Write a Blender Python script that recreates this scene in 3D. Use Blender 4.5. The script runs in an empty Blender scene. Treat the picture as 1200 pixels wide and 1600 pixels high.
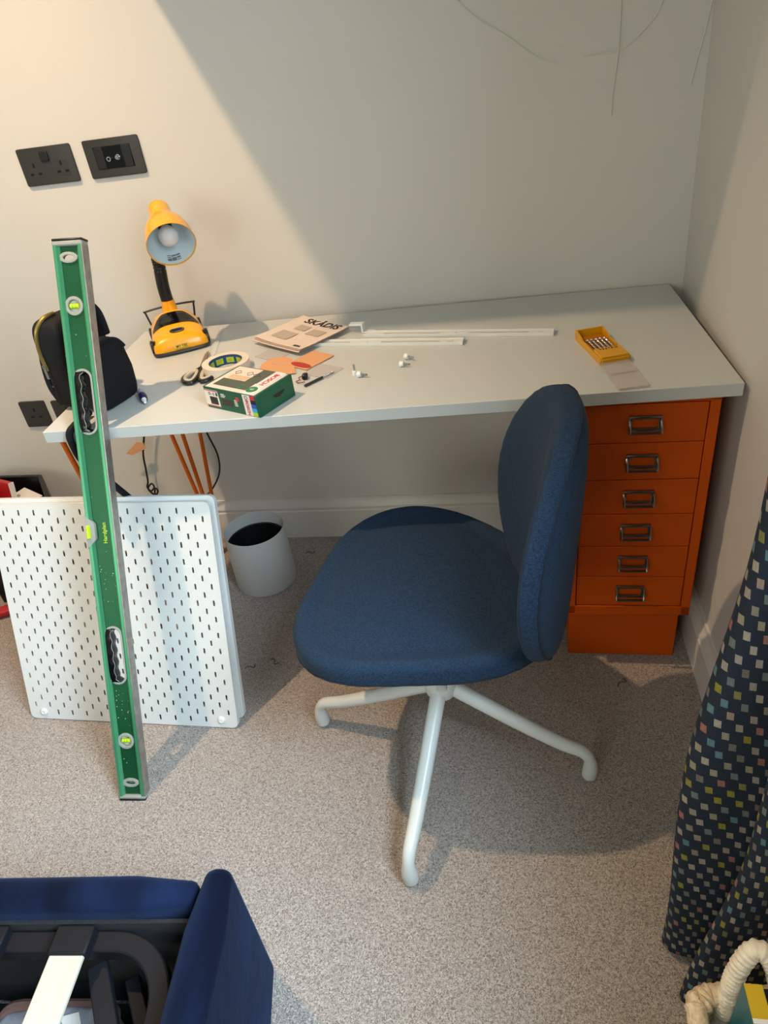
import bpy, bmesh, math, random
import numpy as np
from mathutils import Vector, Matrix
random.seed(4); np.random.seed(4)
PI = math.pi
SC = bpy.context.scene
COL = SC.collection

# ------------------------------------------------------------------ camera
cam_d = bpy.data.cameras.new('camera'); cam = bpy.data.objects.new('camera', cam_d); COL.objects.link(cam)
YAW, PITCH, ROLL = -0.2148, 0.5928, -0.1491
cy, sy, cp, sp, cr, sr = math.cos(YAW), math.sin(YAW), math.cos(PITCH), math.sin(PITCH), math.cos(ROLL), math.sin(ROLL)
fw = Vector((sy*cp, cy*cp, -sp)); rt = Vector((cy, -sy, 0)); up = rt.cross(fw)
r2 = cr*rt + sr*up; u2 = -sr*rt + cr*up
cam.matrix_world = Matrix(((r2.x, u2.x, -fw.x, .9753), (r2.y, u2.y, -fw.y, -1.8182), (r2.z, u2.z, -fw.z, 1.3338), (0, 0, 0, 1)))
cam_d.sensor_fit = 'VERTICAL'; cam_d.sensor_height = 36; cam_d.lens = 1109.24/1600*36
cam_d.clip_start = .02
SC.camera = cam

# ------------------------------------------------------------------ light and exposure
SC.view_settings.view_transform = 'Standard'; SC.view_settings.look = 'None'
SC.view_settings.gamma = 1; SC.view_settings.use_curve_mapping = False
SC.view_settings.exposure = 0.0
W = bpy.data.worlds.new('world'); SC.world = W; W.use_nodes = True
W.node_tree.nodes['Background'].inputs[0].default_value = (.62, .78, 1, 1)
W.node_tree.nodes['Background'].inputs[1].default_value = .4
CEIL = 2.4
LAMP = Vector((-.14, -.75, 2.34))          # recessed ceiling downlight
ld = bpy.data.lights.new('downlight_light', 'SPOT'); ld.energy = 120; ld.color = (1, .70, .42)
ld.spot_size = math.radians(124); ld.spot_blend = 1.0; ld.shadow_soft_size = .02
lo = bpy.data.objects.new('downlight_light', ld); COL.objects.link(lo); lo.location = LAMP
wd = bpy.data.lights.new('window_daylight', 'AREA'); wd.shape = 'RECTANGLE'; wd.size = 1.15; wd.size_y = 1.15
wd.energy = 38; wd.color = (.73, .91, 1.0)
wo = bpy.data.objects.new('window_daylight', wd); COL.objects.link(wo)
wo.location = (1.50, -1.84, 1.52); wo.rotation_euler = (0, math.radians(90), 0)   # -Z faces -X
sd_ = bpy.data.lights.new('high_sky_light', 'AREA'); sd_.shape = 'RECTANGLE'; sd_.size = 2.4; sd_.size_y = 2.0   # bright upper sky seen through the right window
sd_.energy = 570; sd_.color = (.62, .83, 1.0)
so_ = bpy.data.objects.new('high_sky_light', sd_); COL.objects.link(so_); so_.location = (3.0, -2.0, 3.0)
so_.rotation_euler = Vector((-1.6, .22, -1.5)).to_track_quat('-Z', 'Y').to_euler()
rd = bpy.data.lights.new('rear_fill_light', 'AREA'); rd.shape = 'RECTANGLE'; rd.size = 1.6; rd.size_y = 1.2   # soft fill added behind the camera, set at a made-up window
rd.energy = 32; rd.color = (1, 1, .85)
ro = bpy.data.objects.new('rear_fill_light', rd); COL.objects.link(ro); ro.location = (-.6, -4.24, 1.5); ro.rotation_euler = (PI/2, 0, 0)


# ------------------------------------------------------------------ materials
def lin(c):
    if isinstance(c, str): c = [int(c[i:i+2], 16)/255 for i in (0, 2, 4)]
    return tuple(((x/12.92) if x <= .04045 else ((x+.055)/1.055)**2.4) for x in c) + (1,)
def mat(name, c, rough=.5, metal=0, spec=.5, sheen=0, coat=0, trans=0, alpha=1, bump=None, vary=None, ior=1.45, emit=0):
    m = bpy.data.materials.new(name); m.use_nodes = True; nt = m.node_tree; b = nt.nodes['Principled BSDF']
    b.inputs['Base Color'].default_value = lin(c); b.inputs['Roughness'].default_value = rough
    b.inputs['Metallic'].default_value = metal; b.inputs['Specular IOR Level'].default_value = spec
    b.inputs['Sheen Weight'].default_value = sheen; b.inputs['Coat Weight'].default_value = coat
    b.inputs['Transmission Weight'].default_value = trans; b.inputs['Alpha'].default_value = alpha; b.inputs['IOR'].default_value = ior
    tc = nt.nodes.new('ShaderNodeTexCoord')
    if vary:                                # (second colour, scale, detail, xyz stretch)
        n = nt.nodes.new('ShaderNodeTexNoise'); n.inputs['Scale'].default_value = vary[1]; n.inputs['Detail'].default_value = vary[2]
        mp = nt.nodes.new('ShaderNodeMapping'); nt.links.new(tc.outputs['Object'], mp.inputs[0])
        if len(vary) > 3: mp.inputs['Scale'].default_value = vary[3]
        nt.links.new(mp.outputs[0], n.inputs[0])
        r = nt.nodes.new('ShaderNodeValToRGB'); r.color_ramp.elements[0].position = .38; r.color_ramp.elements[1].position = .62
        r.color_ramp.elements[0].color = lin(c); r.color_ramp.elements[1].color = lin(vary[0])
        nt.links.new(n.outputs[0], r.inputs[0]); nt.links.new(r.outputs[0], b.inputs['Base Color'])
    if bump:                                # (scale, strength, distance)
        n = nt.nodes.new('ShaderNodeTexNoise'); n.inputs['Scale'].default_value = bump[0]; n.inputs['Detail'].default_value = 4
        nt.links.new(tc.outputs['Object'], n.inputs[0]); bp = nt.nodes.new('ShaderNodeBump')
        bp.inputs['Strength'].default_value = bump[1]; bp.inputs['Distance'].default_value = bump[2]
        nt.links.new(n.outputs[0], bp.inputs['Height']); nt.links.new(bp.outputs[0], b.inputs['Normal'])
    return m
M = {}
M['wall'] = mat('painted_wall', 'CFCBC4', .6, bump=(60, .06, .002))
M['ceil'] = mat('painted_ceiling', 'D8D6D0', .8)
M['trim'] = mat('gloss_trim', 'D9D5CE', .4)
M['white'] = mat('white_laminate', 'C2C3C0', .32, bump=(400, .03, .0005))
M['peg'] = mat('white_powder_coat', 'DADBD9', .42)
M['plastic_white'] = mat('white_plastic', 'E2E3E2', .35)
M['bin'] = mat('white_bin_plastic', 'C2C1BD', .45)
M['bin_in'] = mat('bin_liner_black', '060606', .6)
M['chair_white'] = mat('white_lacquered_steel', 'D2D6D3', .3)
M['orange'] = mat('orange_enamel', 'BC4B00', .5, spec=.25, vary=('B74800', 3, 2))
M['orange_leg'] = mat('orange_powder_coat', 'D9650E', .4)
M['chrome'] = mat('chrome', 'D0D0D0', .18, 1)
M['darkchrome'] = mat('dark_chrome', '857F78', .25, 1)  # chrome with dark reflections put into its base colour
M['steel'] = mat('brushed_steel', 'A8A8A6', .35, 1)
M['blackplate'] = mat('black_metal_plate', '3A3836', .42, .3)
M['black'] = mat('black_plastic', '141414', .35)
M['blackgloss'] = mat('black_gloss', '0B0C0E', .12)
M['blackmetal'] = mat('black_powder_coat', '121318', .6, spec=.2)
M['bag'] = mat('black_nylon', '090A0E', .75, sheen=.02, spec=.3, vary=('0F1116', 300, 2), bump=(600, .3, .001))
M['gold'] = mat('gold_zip', 'A58A4E', .35, .9)
M['yellow'] = mat('yellow_paint', 'F2A60A', .3, coat=.4)
M['shade_in'] = mat('shade_inside_white', 'D9E4E8', .4)
M['bulb'] = mat('frosted_bulb', 'DCD6D6', .3)
M['green'] = mat('green_anodised', '175232', .36, .4, vary=('1C5938', 4, 2))
M['green_lit'] = mat('green_anodised_lit', '4C9A70', .3, .45)  # the level's green lightened so its edges look lit
M['card_green'] = mat('green_print', '2A7A45', .5)
M['alu'] = mat('worn_aluminium', '9C9793', .45, .8, vary=('AFA9A2', 60, 3))
M['greycap'] = mat('grey_plastic', '94968F', .5)
M['vial'] = mat('vial_liquid', 'B8E01C', .15, coat=.6)
M['vialclear'] = mat('vial_clear', 'D9DAC4', .1, coat=.8)
M['lime'] = mat('lime_print', 'A8C63A', .6)
M['velvet'] = mat('navy_velvet', '040919', .85, sheen=.09, spec=.08, vary=('111D3A', 8, 5, (1, .3, .6)), bump=(40, .25, .004))  # second colour paints mottled sheen streaks into the velvet
M['velvet'].node_tree.nodes['Principled BSDF'].inputs['Sheen Tint'].default_value = (.4, .55, 1, 1)
M['felt'] = mat('dark_felt', '101114', .95, vary=('1F2124', 500, 2))
M['slat'] = mat('birch_slat', 'B9B49F', .5, vary=('B2AC96', 14, 4, (8, .4, 1)))
M['red'] = mat('red_lacquer', 'B01818', .35)
M['paper'] = mat('paper', 'DFD9D2', .7)
M['paperpink'] = mat('pale_newsprint', 'DCC9BC', .75)
M['grey_print'] = mat('grey_print', 'B5A696', .75)
M['ink'] = mat('black_ink', '1A1918', .6)
M['box_green'] = mat('box_green_card', '0E5237', .42)
M['box_dark'] = mat('box_dark_print', '4E5345', .45)
M['box_tan'] = mat('box_tan_print', 'CFAE8E', .5)
M['box_red'] = mat('box_red_print', 'C43042', .5)
M['blue'] = mat('blue_print', '2E50B8', .5)
M['deepblue'] = mat('deep_blue_print', '25406E', .5)
M['cyan'] = mat('cyan_print', '38A6C8', .5)
M['orange_paper'] = mat('orange_paper', 'D99E70', .75)
M['red_paper'] = mat('red_paper', 'B4362C', .7)
M['orange_box'] = mat('yellow_case_plastic', 'D59A10', .4)
M['case_dark'] = mat('amber_case_inside', 'B56E08', .45)
M['clear'] = mat('clear_plastic', 'F4F4F4', .12, alpha=.28, spec=.6)
M['haze'] = mat('milky_plastic', 'D8CFCB', .3, alpha=.45)
M['tape'] = mat('tape_roll', 'DDCFBE', .45)
M['beige'] = mat('beige_rubber', 'BDB29A', .6)
M['rope'] = mat('seagrass_rope', 'C7A57E', .8, vary=('E0CBAA', 90, 3, (1, 1, 4)), bump=(160, .6, .004))
M['ropelight'] = mat('pale_rope', 'DDCFB5', .8, vary=('EADFC9', 90, 3), bump=(160, .6, .004))
M['teal'] = mat('teal_cover', '17606A', .4)
M['navy'] = mat('navy_cover', '15182A', .35)
M['mustard'] = mat('mustard_cover', 'C8A40E', .5)
M['brown'] = mat('brown_trim', '6A4F48', .8)
M['fabric_grey'] = mat('storage_fabric', '8C8A92', .85, vary=('A2A1AA', 40, 3), bump=(60, .5, .004))
M['silverpen'] = mat('violet_white_tube', 'A9AFC4', .25)
M['purple'] = mat('navy_cap', '1C1F4A', .3)
M['redwire'] = mat('red_wire', '7A1C14', .5)
M['glass'] = mat('window_glass', 'FFFFFF', 0, trans=1, ior=1.45)

def fabric_mat():
    m = mat('blue_heather_fabric', '2C4562', .85, sheen=.03, spec=.15); nt = m.node_tree; b = nt.nodes['Principled BSDF']
    tc = nt.nodes.new('ShaderNodeTexCoord'); hs = []
    for st in ((260, 1500, 260), (1500, 300, 1500)):
        mp = nt.nodes.new('ShaderNodeMapping'); mp.inputs['Scale'].default_value = st; nt.links.new(tc.outputs['Object'], mp.inputs[0])
        n = nt.nodes.new('ShaderNodeTexNoise'); n.inputs['Scale'].default_value = 1; n.inputs['Detail'].default_value = 2
        nt.links.new(mp.outputs[0], n.inputs[0]); hs.append(n)
    a = nt.nodes.new('ShaderNodeMath'); a.operation = 'ADD'; nt.links.new(hs[0].outputs[0], a.inputs[0]); nt.links.new(hs[1].outputs[0], a.inputs[1])
    r = nt.nodes.new('ShaderNodeValToRGB'); r.color_ramp.elements[0].position = .38; r.color_ramp.elements[1].position = .62
    h = nt.nodes.new('ShaderNodeMath'); h.operation = 'MULTIPLY'; h.inputs[1].default_value = .5; nt.links.new(a.outputs[0], h.inputs[0])
    r.color_ramp.elements[0].color = lin('142031'); r.color_ramp.elements[1].color = lin('293D55')
    nt.links.new(h.outputs[0], r.inputs[0]); nt.links.new(r.outputs[0], b.inputs['Base Color'])
    bp = nt.nodes.new('ShaderNodeBump'); bp.inputs['Strength'].default_value = .25; bp.inputs['Distance'].default_value = .001
    nt.links.new(h.outputs[0], bp.inputs['Height']); nt.links.new(bp.outputs[0], b.inputs['Normal'])
    return m
M['fabric'] = fabric_mat()
M['seam'] = mat('dark_seam', '101C2C', .9)

def carpet_mat():
    m = mat('twist_pile_carpet', '9C8C80', .95, spec=.1, sheen=.1); nt = m.node_tree; b = nt.nodes['Principled BSDF']
    tc = nt.nodes.new('ShaderNodeTexCoord')
    n = nt.nodes.new('ShaderNodeTexNoise'); n.inputs['Scale'].default_value = 330; n.inputs['Detail'].default_value = 1.5; n.inputs['Distortion'].default_value = 1.6
    n2 = nt.nodes.new('ShaderNodeTexNoise'); n2.inputs['Scale'].default_value = 5; n2.inputs['Detail'].default_value = 3
    nt.links.new(tc.outputs['Object'], n.inputs[0]); nt.links.new(tc.outputs['Object'], n2.inputs[0])
    r = nt.nodes.new('ShaderNodeValToRGB'); r.color_ramp.elements[0].position = .38; r.color_ramp.elements[1].position = .60
    r.color_ramp.elements[0].color = lin('80736B'); r.color_ramp.elements[1].color = lin('CBC0B7')
    nt.links.new(n.outputs[0], r.inputs[0])
    mx = nt.nodes.new('ShaderNodeMix'); mx.data_type = 'RGBA'; mx.blend_type = 'MULTIPLY'; mx.inputs[0].default_value = .35
    r2_ = nt.nodes.new('ShaderNodeValToRGB'); r2_.color_ramp.elements[0].color = (.82, .80, .79, 1); r2_.color_ramp.elements[1].color = (1, 1, 1, 1)
    nt.links.new(n2.outputs[0], r2_.inputs[0]); nt.links.new(r.outputs[0], mx.inputs[6]); nt.links.new(r2_.outputs[0], mx.inputs[7])
    nt.links.new(mx.outputs[2], b.inputs['Base Color'])
    bp = nt.nodes.new('ShaderNodeBump'); bp.inputs['Strength'].default_value = .9; bp.inputs['Distance'].default_value = .004
    nt.links.new(n.outputs[0], bp.inputs['Height']); nt.links.new(bp.outputs[0], b.inputs['Normal'])
    return m
M['carpet'] = carpet_mat()

def curtain_mat():                       # navy cloth with staggered woven squares, from the cloth's own UV (metres)
    m = mat('navy_square_curtain', '1E242E', .9, spec=.2); nt = m.node_tree; b = nt.nodes['Principled BSDF']; L = nt.links.new
    uv = nt.nodes.new('ShaderNodeUVMap'); sep = nt.nodes.new('ShaderNodeSeparateXYZ'); L(uv.outputs[0], sep.inputs[0])
    def math_(op, a, bb=None, v=None):
        n = nt.nodes.new('ShaderNodeMath'); n.operation = op
        if isinstance(a, (int, float)): n.inputs[0].default_value = a
        else: L(a, n.inputs[0])
        if bb is not None:
            if isinstance(bb, (int, float)): n.inputs[1].default_value = bb
            else: L(bb, n.inputs[1])
        return n.outputs[0]
    cw, ch = .0225, .0185
    v = math_('DIVIDE', sep.outputs[1], ch); row = math_('FLOOR', v); fv = math_('SUBTRACT', v, row)
    par = math_('MULTIPLY', math_('MODULO', row, 2.0), .5)
    u = math_('ADD', math_('DIVIDE', sep.outputs[0], cw), par)
    colm = math_('FLOOR', u); fu = math_('SUBTRACT', u, colm)
    wn = nt.nodes.new('ShaderNodeTexWhiteNoise'); wn.noise_dimensions = '2D'
    cmb = nt.nodes.new('ShaderNodeCombineXYZ'); L(colm, cmb.inputs[0]); L(row, cmb.inputs[1]); L(cmb.outputs[0], wn.inputs['Vector'])
    jit = math_('MULTIPLY', math_('SUBTRACT', wn.outputs[0], .5), .12)
    fu2 = math_('ADD', math_('ADD', fu, jit), math_('MULTIPLY', math_('SUBTRACT', fv, .5), .12))
    mk = math_('MULTIPLY', math_('LESS_THAN', math_('ABSOLUTE', math_('SUBTRACT', fu2, .5)), .17),
               math_('LESS_THAN', math_('ABSOLUTE', math_('SUBTRACT', fv, .5)), .34))
    r = nt.nodes.new('ShaderNodeValToRGB'); r.color_ramp.interpolation = 'CONSTANT'; e = r.color_ramp.elements
    cols = ['A39587', '938B7A', '968E3C', 'A0957F', 'AFA493', '63838A', '7B726B', 'A16E64', 'A69A8F', '717C79', '8A8550', 'A58C7C']
    e[0].color = lin(cols[0]); e[1].position = 1/12; e[1].color = lin(cols[1])
    for i in range(2, 12): q = e.new(i/12); q.color = lin(cols[i])
    L(wn.outputs[0], r.inputs[0])
    mx = nt.nodes.new('ShaderNodeMix'); mx.data_type = 'RGBA'; L(mk, mx.inputs[0]); mx.inputs[6].default_value = lin('262D38')
    n3 = nt.nodes.new('ShaderNodeTexNoise'); n3.inputs['Scale'].default_value = 500; mp = nt.nodes.new('ShaderNodeMapping')
    mp.inputs['Scale'].default_value = (1, .15, 1); L(uv.outputs[0], mp.inputs[0]); L(mp.outputs[0], n3.inputs[0])
    mm = nt.nodes.new('ShaderNodeMix'); mm.data_type = 'RGBA'; mm.blend_type = 'MULTIPLY'; mm.inputs[0].default_value = .5
    L(r.outputs[0], mm.inputs[6]); L(n3.outputs[0], mm.inputs[7]); L(mm.outputs[2], mx.inputs[7])
    L(mx.outputs[2], b.inputs['Base Color'])
    return m
M['curtain'] = curtain_mat()

# ------------------------------------------------------------------ mesh helpers
class G:
    def __init__(s): s.v = []; s.f = []
    def add(s, vs, fs, T=None):
        o = len(s.v)
        s.v += [tuple(T @ Vector(p)) if T is not None else tuple(p) for p in vs]; s.f += [tuple(o+i for i in f) for f in fs]; return s
    def box(s, x0, x1, y0, y1, z0, z1, T=None):
        vs = [(x, y, z) for z in (z0, z1) for y in (y0, y1) for x in (x0, x1)]
        return s.add(vs, [(0, 2, 3, 1), (4, 5, 7, 6), (0, 1, 5, 4), (2, 6, 7, 3), (0, 4, 6, 2), (1, 3, 7, 5)], T)
    def cbox(s, c, d, T=None): return s.box(c[0]-d[0]/2, c[0]+d[0]/2, c[1]-d[1]/2, c[1]+d[1]/2, c[2]-d[2]/2, c[2]+d[2]/2, T)
    def grid(s, P, cu=False, cv=False, T=None, capu=False):   # P[i][j]; cu closes i, cv closes j; capu fans the first and last ring
        n, m = len(P), len(P[0]); vs = [p for r in P for p in r]; fs = []
        for i in range(n if cu else n-1):
            for j in range(m if cv else m-1):
                a, b = i*m+j, i*m+(j+1) % m; c, d = ((i+1) % n)*m+(j+1) % m, ((i+1) % n)*m+j
                fs.append((a, b, c, d))
        if capu: fs.append(tuple(range(m))[::-1]); fs.append(tuple((n-1)*m+j for j in range(m)))
        return s.add(vs, fs, T)
    def tube(s, path, r, n=10, T=None, cap=True, closed=False):
        path = [Vector(p) for p in path]; N = len(path); rr = r if hasattr(r, '__len__') else [r]*N; P = []; prev = None
        for i, p in enumerate(path):
            a = path[(i-1) % N] if (closed or i > 0) else p; b = path[(i+1) % N] if (closed or i < N-1) else p
            t = (b-a).normalized()
            if prev is None:
                x = t.cross(Vector((0, 0, 1)));
                if x.length < .1: x = t.cross(Vector((0, 1, 0)))
            else: x = prev - t*prev.dot(t)
            x.normalize(); prev = x; y = t.cross(x)
            P.append([p + (x*math.cos(2*PI*k/n) + y*math.sin(2*PI*k/n))*rr[i] for k in range(n)])
        return s.grid(P, cu=closed, cv=True, T=T, capu=cap and not closed)
    def lathe(s, prof, n=32, T=None, cap=False):              # prof [(r, z)...] round local z
        P = [[(r*math.cos(2*PI*k/n), r*math.sin(2*PI*k/n), z) for k in range(n)] for r, z in prof]
        return s.grid(P, cv=True, T=T, capu=cap)
    def disc(s, c, r, h, n=20, T=None, sx=1, sy=1):           # low prism round local z
        P = [[(c[0]+r*sx*math.cos(2*PI*k/n), c[1]+r*sy*math.sin(2*PI*k/n), c[2]+z) for k in range(n)] for z in (0, h)]
        return s.grid(P, cv=True, T=T, capu=True)
    def ring(s, c, r0, r1, h, n=28, T=None, sx=1, sy=1):
        P = [[(c[0]+r*sx*math.cos(2*PI*k/n), c[1]+r*sy*math.sin(2*PI*k/n), c[2]+z) for k in range(n)] for r, z in ((r0, 0), (r1, 0), (r1, h), (r0, h))]
        return s.grid(P, cu=True, cv=True, T=T)
    def superell(s, c, d, e1=.35, e2=.35, n=28, m=16, T=None):
        def sg(x, e): return math.copysign(abs(x)**e, x)
        P = []
        for i in range(m+1):
            a = -PI/2 + PI*i/m
            P.append([(c[0]+d[0]/2*sg(math.cos(a), e1)*sg(math.cos(2*PI*j/n), e2), c[1]+d[1]/2*sg(math.cos(a), e1)*sg(math.sin(2*PI*j/n), e2), c[2]+d[2]/2*sg(math.sin(a), e1)) for j in range(n)])
        return s.grid(P, cv=True, T=T)
    def join(s, o, T=None): return s.add(o.v, o.f, T)

def poly(outlines, depth=0, bevel=0, z=0, res=2):            # flat shape(s) with holes, extruded, from 2D outlines
    cu = bpy.data.curves.new('tmp', 'CURVE'); cu.dimensions = '2D'; cu.fill_mode = 'BOTH'; cu.extrude = depth/2; cu.bevel_depth = bevel; cu.bevel_resolution = res
    for ol in outlines:
        sp_ = cu.splines.new('POLY'); sp_.points.add(len(ol)-1); sp_.use_cyclic_u = True
        for i, p in enumerate(ol): sp_.points[i].co = (p[0], p[1], 0, 1)
    return _cv(cu, z)
def text(body, size, depth=.0002, ax='CENTER', bold=0, space=1):
    cu = bpy.data.curves.new('tmp', 'FONT'); cu.body = body; cu.size = size; cu.extrude = depth/2; cu.align_x = ax; cu.align_y = 'CENTER'; cu.offset = bold; cu.space_character = space
    cu.resolution_u = 3
    return _cv(cu, 0)
def _cv(cu, z):
    o = bpy.data.objects.new('tmp', cu); COL.objects.link(o); bpy.context.view_layer.update()
    me = bpy.data.meshes.new_from_object(o.evaluated_get(bpy.context.evaluated_depsgraph_get()))
    g = G(); g.add([(v.co.x, v.co.y, v.co.z+z) for v in me.vertices], [tuple(p.vertices) for p in me.polygons])
    bpy.data.objects.remove(o); bpy.data.curves.remove(cu); bpy.data.meshes.remove(me); return g
def rrect(x0, x1, y0, y1, r, n=5):
    out = []
    for cx_, cy_, a0 in ((x1-r, y1-r, 0), (x0+r, y1-r, PI/2), (x0+r, y0+r, PI), (x1-r, y0+r, 1.5*PI)):
        for i in range(n+1): a = a0 + PI/2*i/n; out.append((cx_+r*math.cos(a), cy_+r*math.sin(a)))
    return out
def smoothpath(pts, n=8, closed=False):
    P = [Vector(p) for p in pts]; out = []; N = len(P)
    for i in range(N if closed else N-1):
        if closed: a, b, c, d = P[(i-1) % N], P[i], P[(i+1) % N], P[(i+2) % N]
        else: a, b, c, d = P[max(i-1, 0)], P[i], P[i+1], P[min(i+2, N-1)]
        for k in range(n):
            t = k/n; out.append(.5*((2*b)+(c-a)*t+(2*a-5*b+4*c-d)*t*t+(3*b-a-3*c+d)*t**3))
    if not closed: out.append(P[-1])
    return out
def Tm(loc=(0, 0, 0), rz=0, rx=0, ry=0): return Matrix.Translation(loc) @ Matrix.Rotation(rz, 4, 'Z') @ Matrix.Rotation(ry, 4, 'Y') @ Matrix.Rotation(rx, 4, 'X')

def mesh(name, g, m, bevel=0, smooth=40, seg=2):
    me = bpy.data.meshes.new(name); me.from_pydata([tuple(v) for v in g.v], [], g.f); me.update()
    bm = bmesh.new(); bm.from_mesh(me); bmesh.ops.remove_doubles(bm, verts=bm.verts, dist=1e-6); bmesh.ops.recalc_face_normals(bm, faces=bm.faces); bm.to_mesh(me); bm.free()
    me.materials.append(m)
    for p in me.polygons: p.use_smooth = smooth > 0
    if smooth: me.set_sharp_from_angle(angle=math.radians(smooth))
    return me
MW = {}
def tag(o, label=None, cat=None, group=None, kind=None):
    if label: o['label'] = label
    if cat: o['category'] = cat
    if group: o['group'] = group
    if kind: o['kind'] = kind
    return o
def obj(name, g, m, parent=None, bevel=0, smooth=40, world=False, T=None, label=None, seg=2):
    """one mesh object. world=True: g is in world metres and is brought into the parent's frame"""
    if world and parent is not None:
        g2 = G(); g2.add(g.v, g.f, MW[parent.name].inverted()); g = g2
    o = bpy.data.objects.new(name, mesh(name, g, m, smooth=smooth)); COL.objects.link(o)
    if T is not None: o.matrix_world = T
    MW[o.name] = (T if T is not None else Matrix.Identity(4)) if parent is None else MW[parent.name] @ (T if T is not None else Matrix.Identity(4))
    if parent is not None:
        o.parent = parent
        if T is not None: o.matrix_basis = T
    if bevel:
        b = o.modifiers.new('bevel', 'BEVEL'); b.width = bevel; b.segments = seg; b.limit_method = 'ANGLE'; b.angle_limit = math.radians(35); b.use_clamp_overlap = True
        b.harden_normals = False
    if label: o['label'] = label
    return o
def thing(name, label, cat, T, group=None):
    o = bpy.data.objects.new(name, None); COL.objects.link(o); o.matrix_world = T; MW[o.name] = T; o.empty_display_size = .05
    return tag(o, label, cat, group)
def single(name, g, m, label, cat, T=None, group=None, bevel=0, smooth=40):
    o = obj(name, g, m, None, bevel, smooth, T=T); return tag(o, label, cat, group)
def struct(name, g, m, bevel=0, smooth=30): return tag(obj(name, g, m, bevel=bevel, smooth=smooth), kind='structure')
def dup(root, T, label=None):
    r = root.copy(); COL.objects.link(r); r.matrix_world = T; MW[r.name] = T
    if label: r['label'] = label
    for ch in list(root.children):
        c = ch.copy(); COL.objects.link(c); c.parent = r
        for gch in ch.children: d = gch.copy(); COL.objects.link(d); d.parent = c
    return r

# ------------------------------------------------------------------ the room
XR = 1.402; XL = -2.3; YF = -4.2
struct('floor', G().box(XL, XR, YF, 0, -.08, 0), M['carpet'])
struct('ceiling', G().box(XL-.1, XR+.1, YF-.1, .1, CEIL, CEIL+.1), M['ceil'])
struct('wall_back', G().box(XL-.1, XR+.1, 0, .1, -.08, CEIL), M['wall'])
struct('wall_left', G().box(XL-.1, XL, YF, 0, -.08, CEIL), M['wall'])
struct('wall_front', G().box(XL-.1, -1.4, YF-.1, YF, -.08, CEIL).box(.2, XR+.1, YF-.1, YF, -.08, CEIL).box(-1.4, .2, YF-.1, YF, -.08, .9).box(-1.4, .2, YF-.1, YF, 2.1, CEIL), M['wall'])  # opening added for the rear fill light
g = G()
for a, b, c, d in ((-1.4, .2, .9, .95), (-1.4, .2, 2.05, 2.1), (-1.4, -1.35, .9, 2.1), (.15, .2, .9, 2.1), (-.62, -.58, .9, 2.1)): g.box(a, b, YF-.09, YF-.06, c, d)
struct('added_window_frame', g, M['trim'])  # unseen window frame, added to go with the rear fill light
WY0, WY1, WZ0, WZ1 = -2.42, -1.27, .95, 2.10
g = G().box(XR, XR+.1, WY1, 0, -.08, CEIL).box(XR, XR+.1, YF, WY0, -.08, CEIL).box(XR, XR+.1, WY0, WY1, -.08, WZ0).box(XR, XR+.1, WY0, WY1, WZ1, CEIL)
struct('wall_right', g, M['wall'])
g = G()
for a, b, c, d in ((WY0, WY1, WZ0, WZ0+.05), (WY0, WY1, WZ1-.05, WZ1), (WY0, WY0+.05, WZ0, WZ1), (WY1-.05, WY1, WZ0, WZ1), ((WY0+WY1)/2-.02, (WY0+WY1)/2+.02, WZ0, WZ1)):
    g.box(XR+.03, XR+.07, a, b, c, d)
wf = struct('window_1', g, M['trim'], bevel=.003)
g = G().box(XR-.03, XR+.04, WY0-.03, WY1+.03, WZ0-.025, WZ0)
struct('trim_1', g, M['trim'], bevel=.003)
# moulded skirting
def skirting(length, T, name):
    prof = [(0, 0), (.016, 0), (.016, .100), (.013, .104), (.013, .110), (.016, .113), (.015, .118), (.009, .128), (.006, .138), (.006, .1445), (0, .1445)]
    P = [[(x, -d, z) for d, z in prof] for x in (0, length)]
    g_ = G(); g_.grid(P, cv=True, capu=True, T=T); struct(name, g_, M['trim'], smooth=25)
skirting(XR-XL, Tm((XL, 0, 0)), 'baseboard_back')
skirting(-YF, Tm((XR, 0, 0), -PI/2), 'baseboard_right')
skirting(-YF, Tm((XL, YF, 0), PI/2), 'baseboard_left')
# unseen block added above the desk (out of frame): its lower edges cut the lamp light on the wall and on the desk
struct('overhead_blocker', G().box(.1346, XR, -.518, 0, 1.70, CEIL), M['wall'], bevel=.002)
dl = thing('ceiling_downlight', 'small round recessed downlight in the white ceiling', 'ceiling light', Tm((LAMP.x, LAMP.y, CEIL)))
obj('trim_ring', G().ring((0, 0, -.006), .034, .045, .006), M['plastic_white'], dl)
# fine pale hairline threads on the wall
def thread(pts, label):
    g_ = G().tube(smoothpath(pts, 6), .0011, 6); single('loose_thread', g_, M['trim'], label, 'thread')
thread([(.86, -.001, 1.41), (.894, -.002, 1.363), (.94, -.002, 1.322), (.997, -.002, 1.286), (1.056, -.002, 1.243), (1.096, -.002, 1.230)], 'pale hairline thread curving down the upper grey wall')
thread([(1.15, -.002, 1.233), (1.19, -.0022, 1.234), (1.235, -.002, 1.240), (1.28, -.002, 1.275), (1.302, -.002, 1.312), (1.31, -.002, 1.4)], 'pale thread sagging across the wall near its top right corner')
thread([(1.219, -.004, 1.4), (1.2215, -.004, 1.31), (1.221, -.004, 1.234), (1.214, -.004, 1.16), (1.213, -.004, 1.115)], 'pale thread hanging straight down the upper grey wall')
thread([(1.400, -.003, 1.33), (1.393, -.003, 1.27), (1.38, -.003, 1.20), (1.372, -.003, 1.155)], 'pale thread hanging beside the right wall corner')

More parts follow.
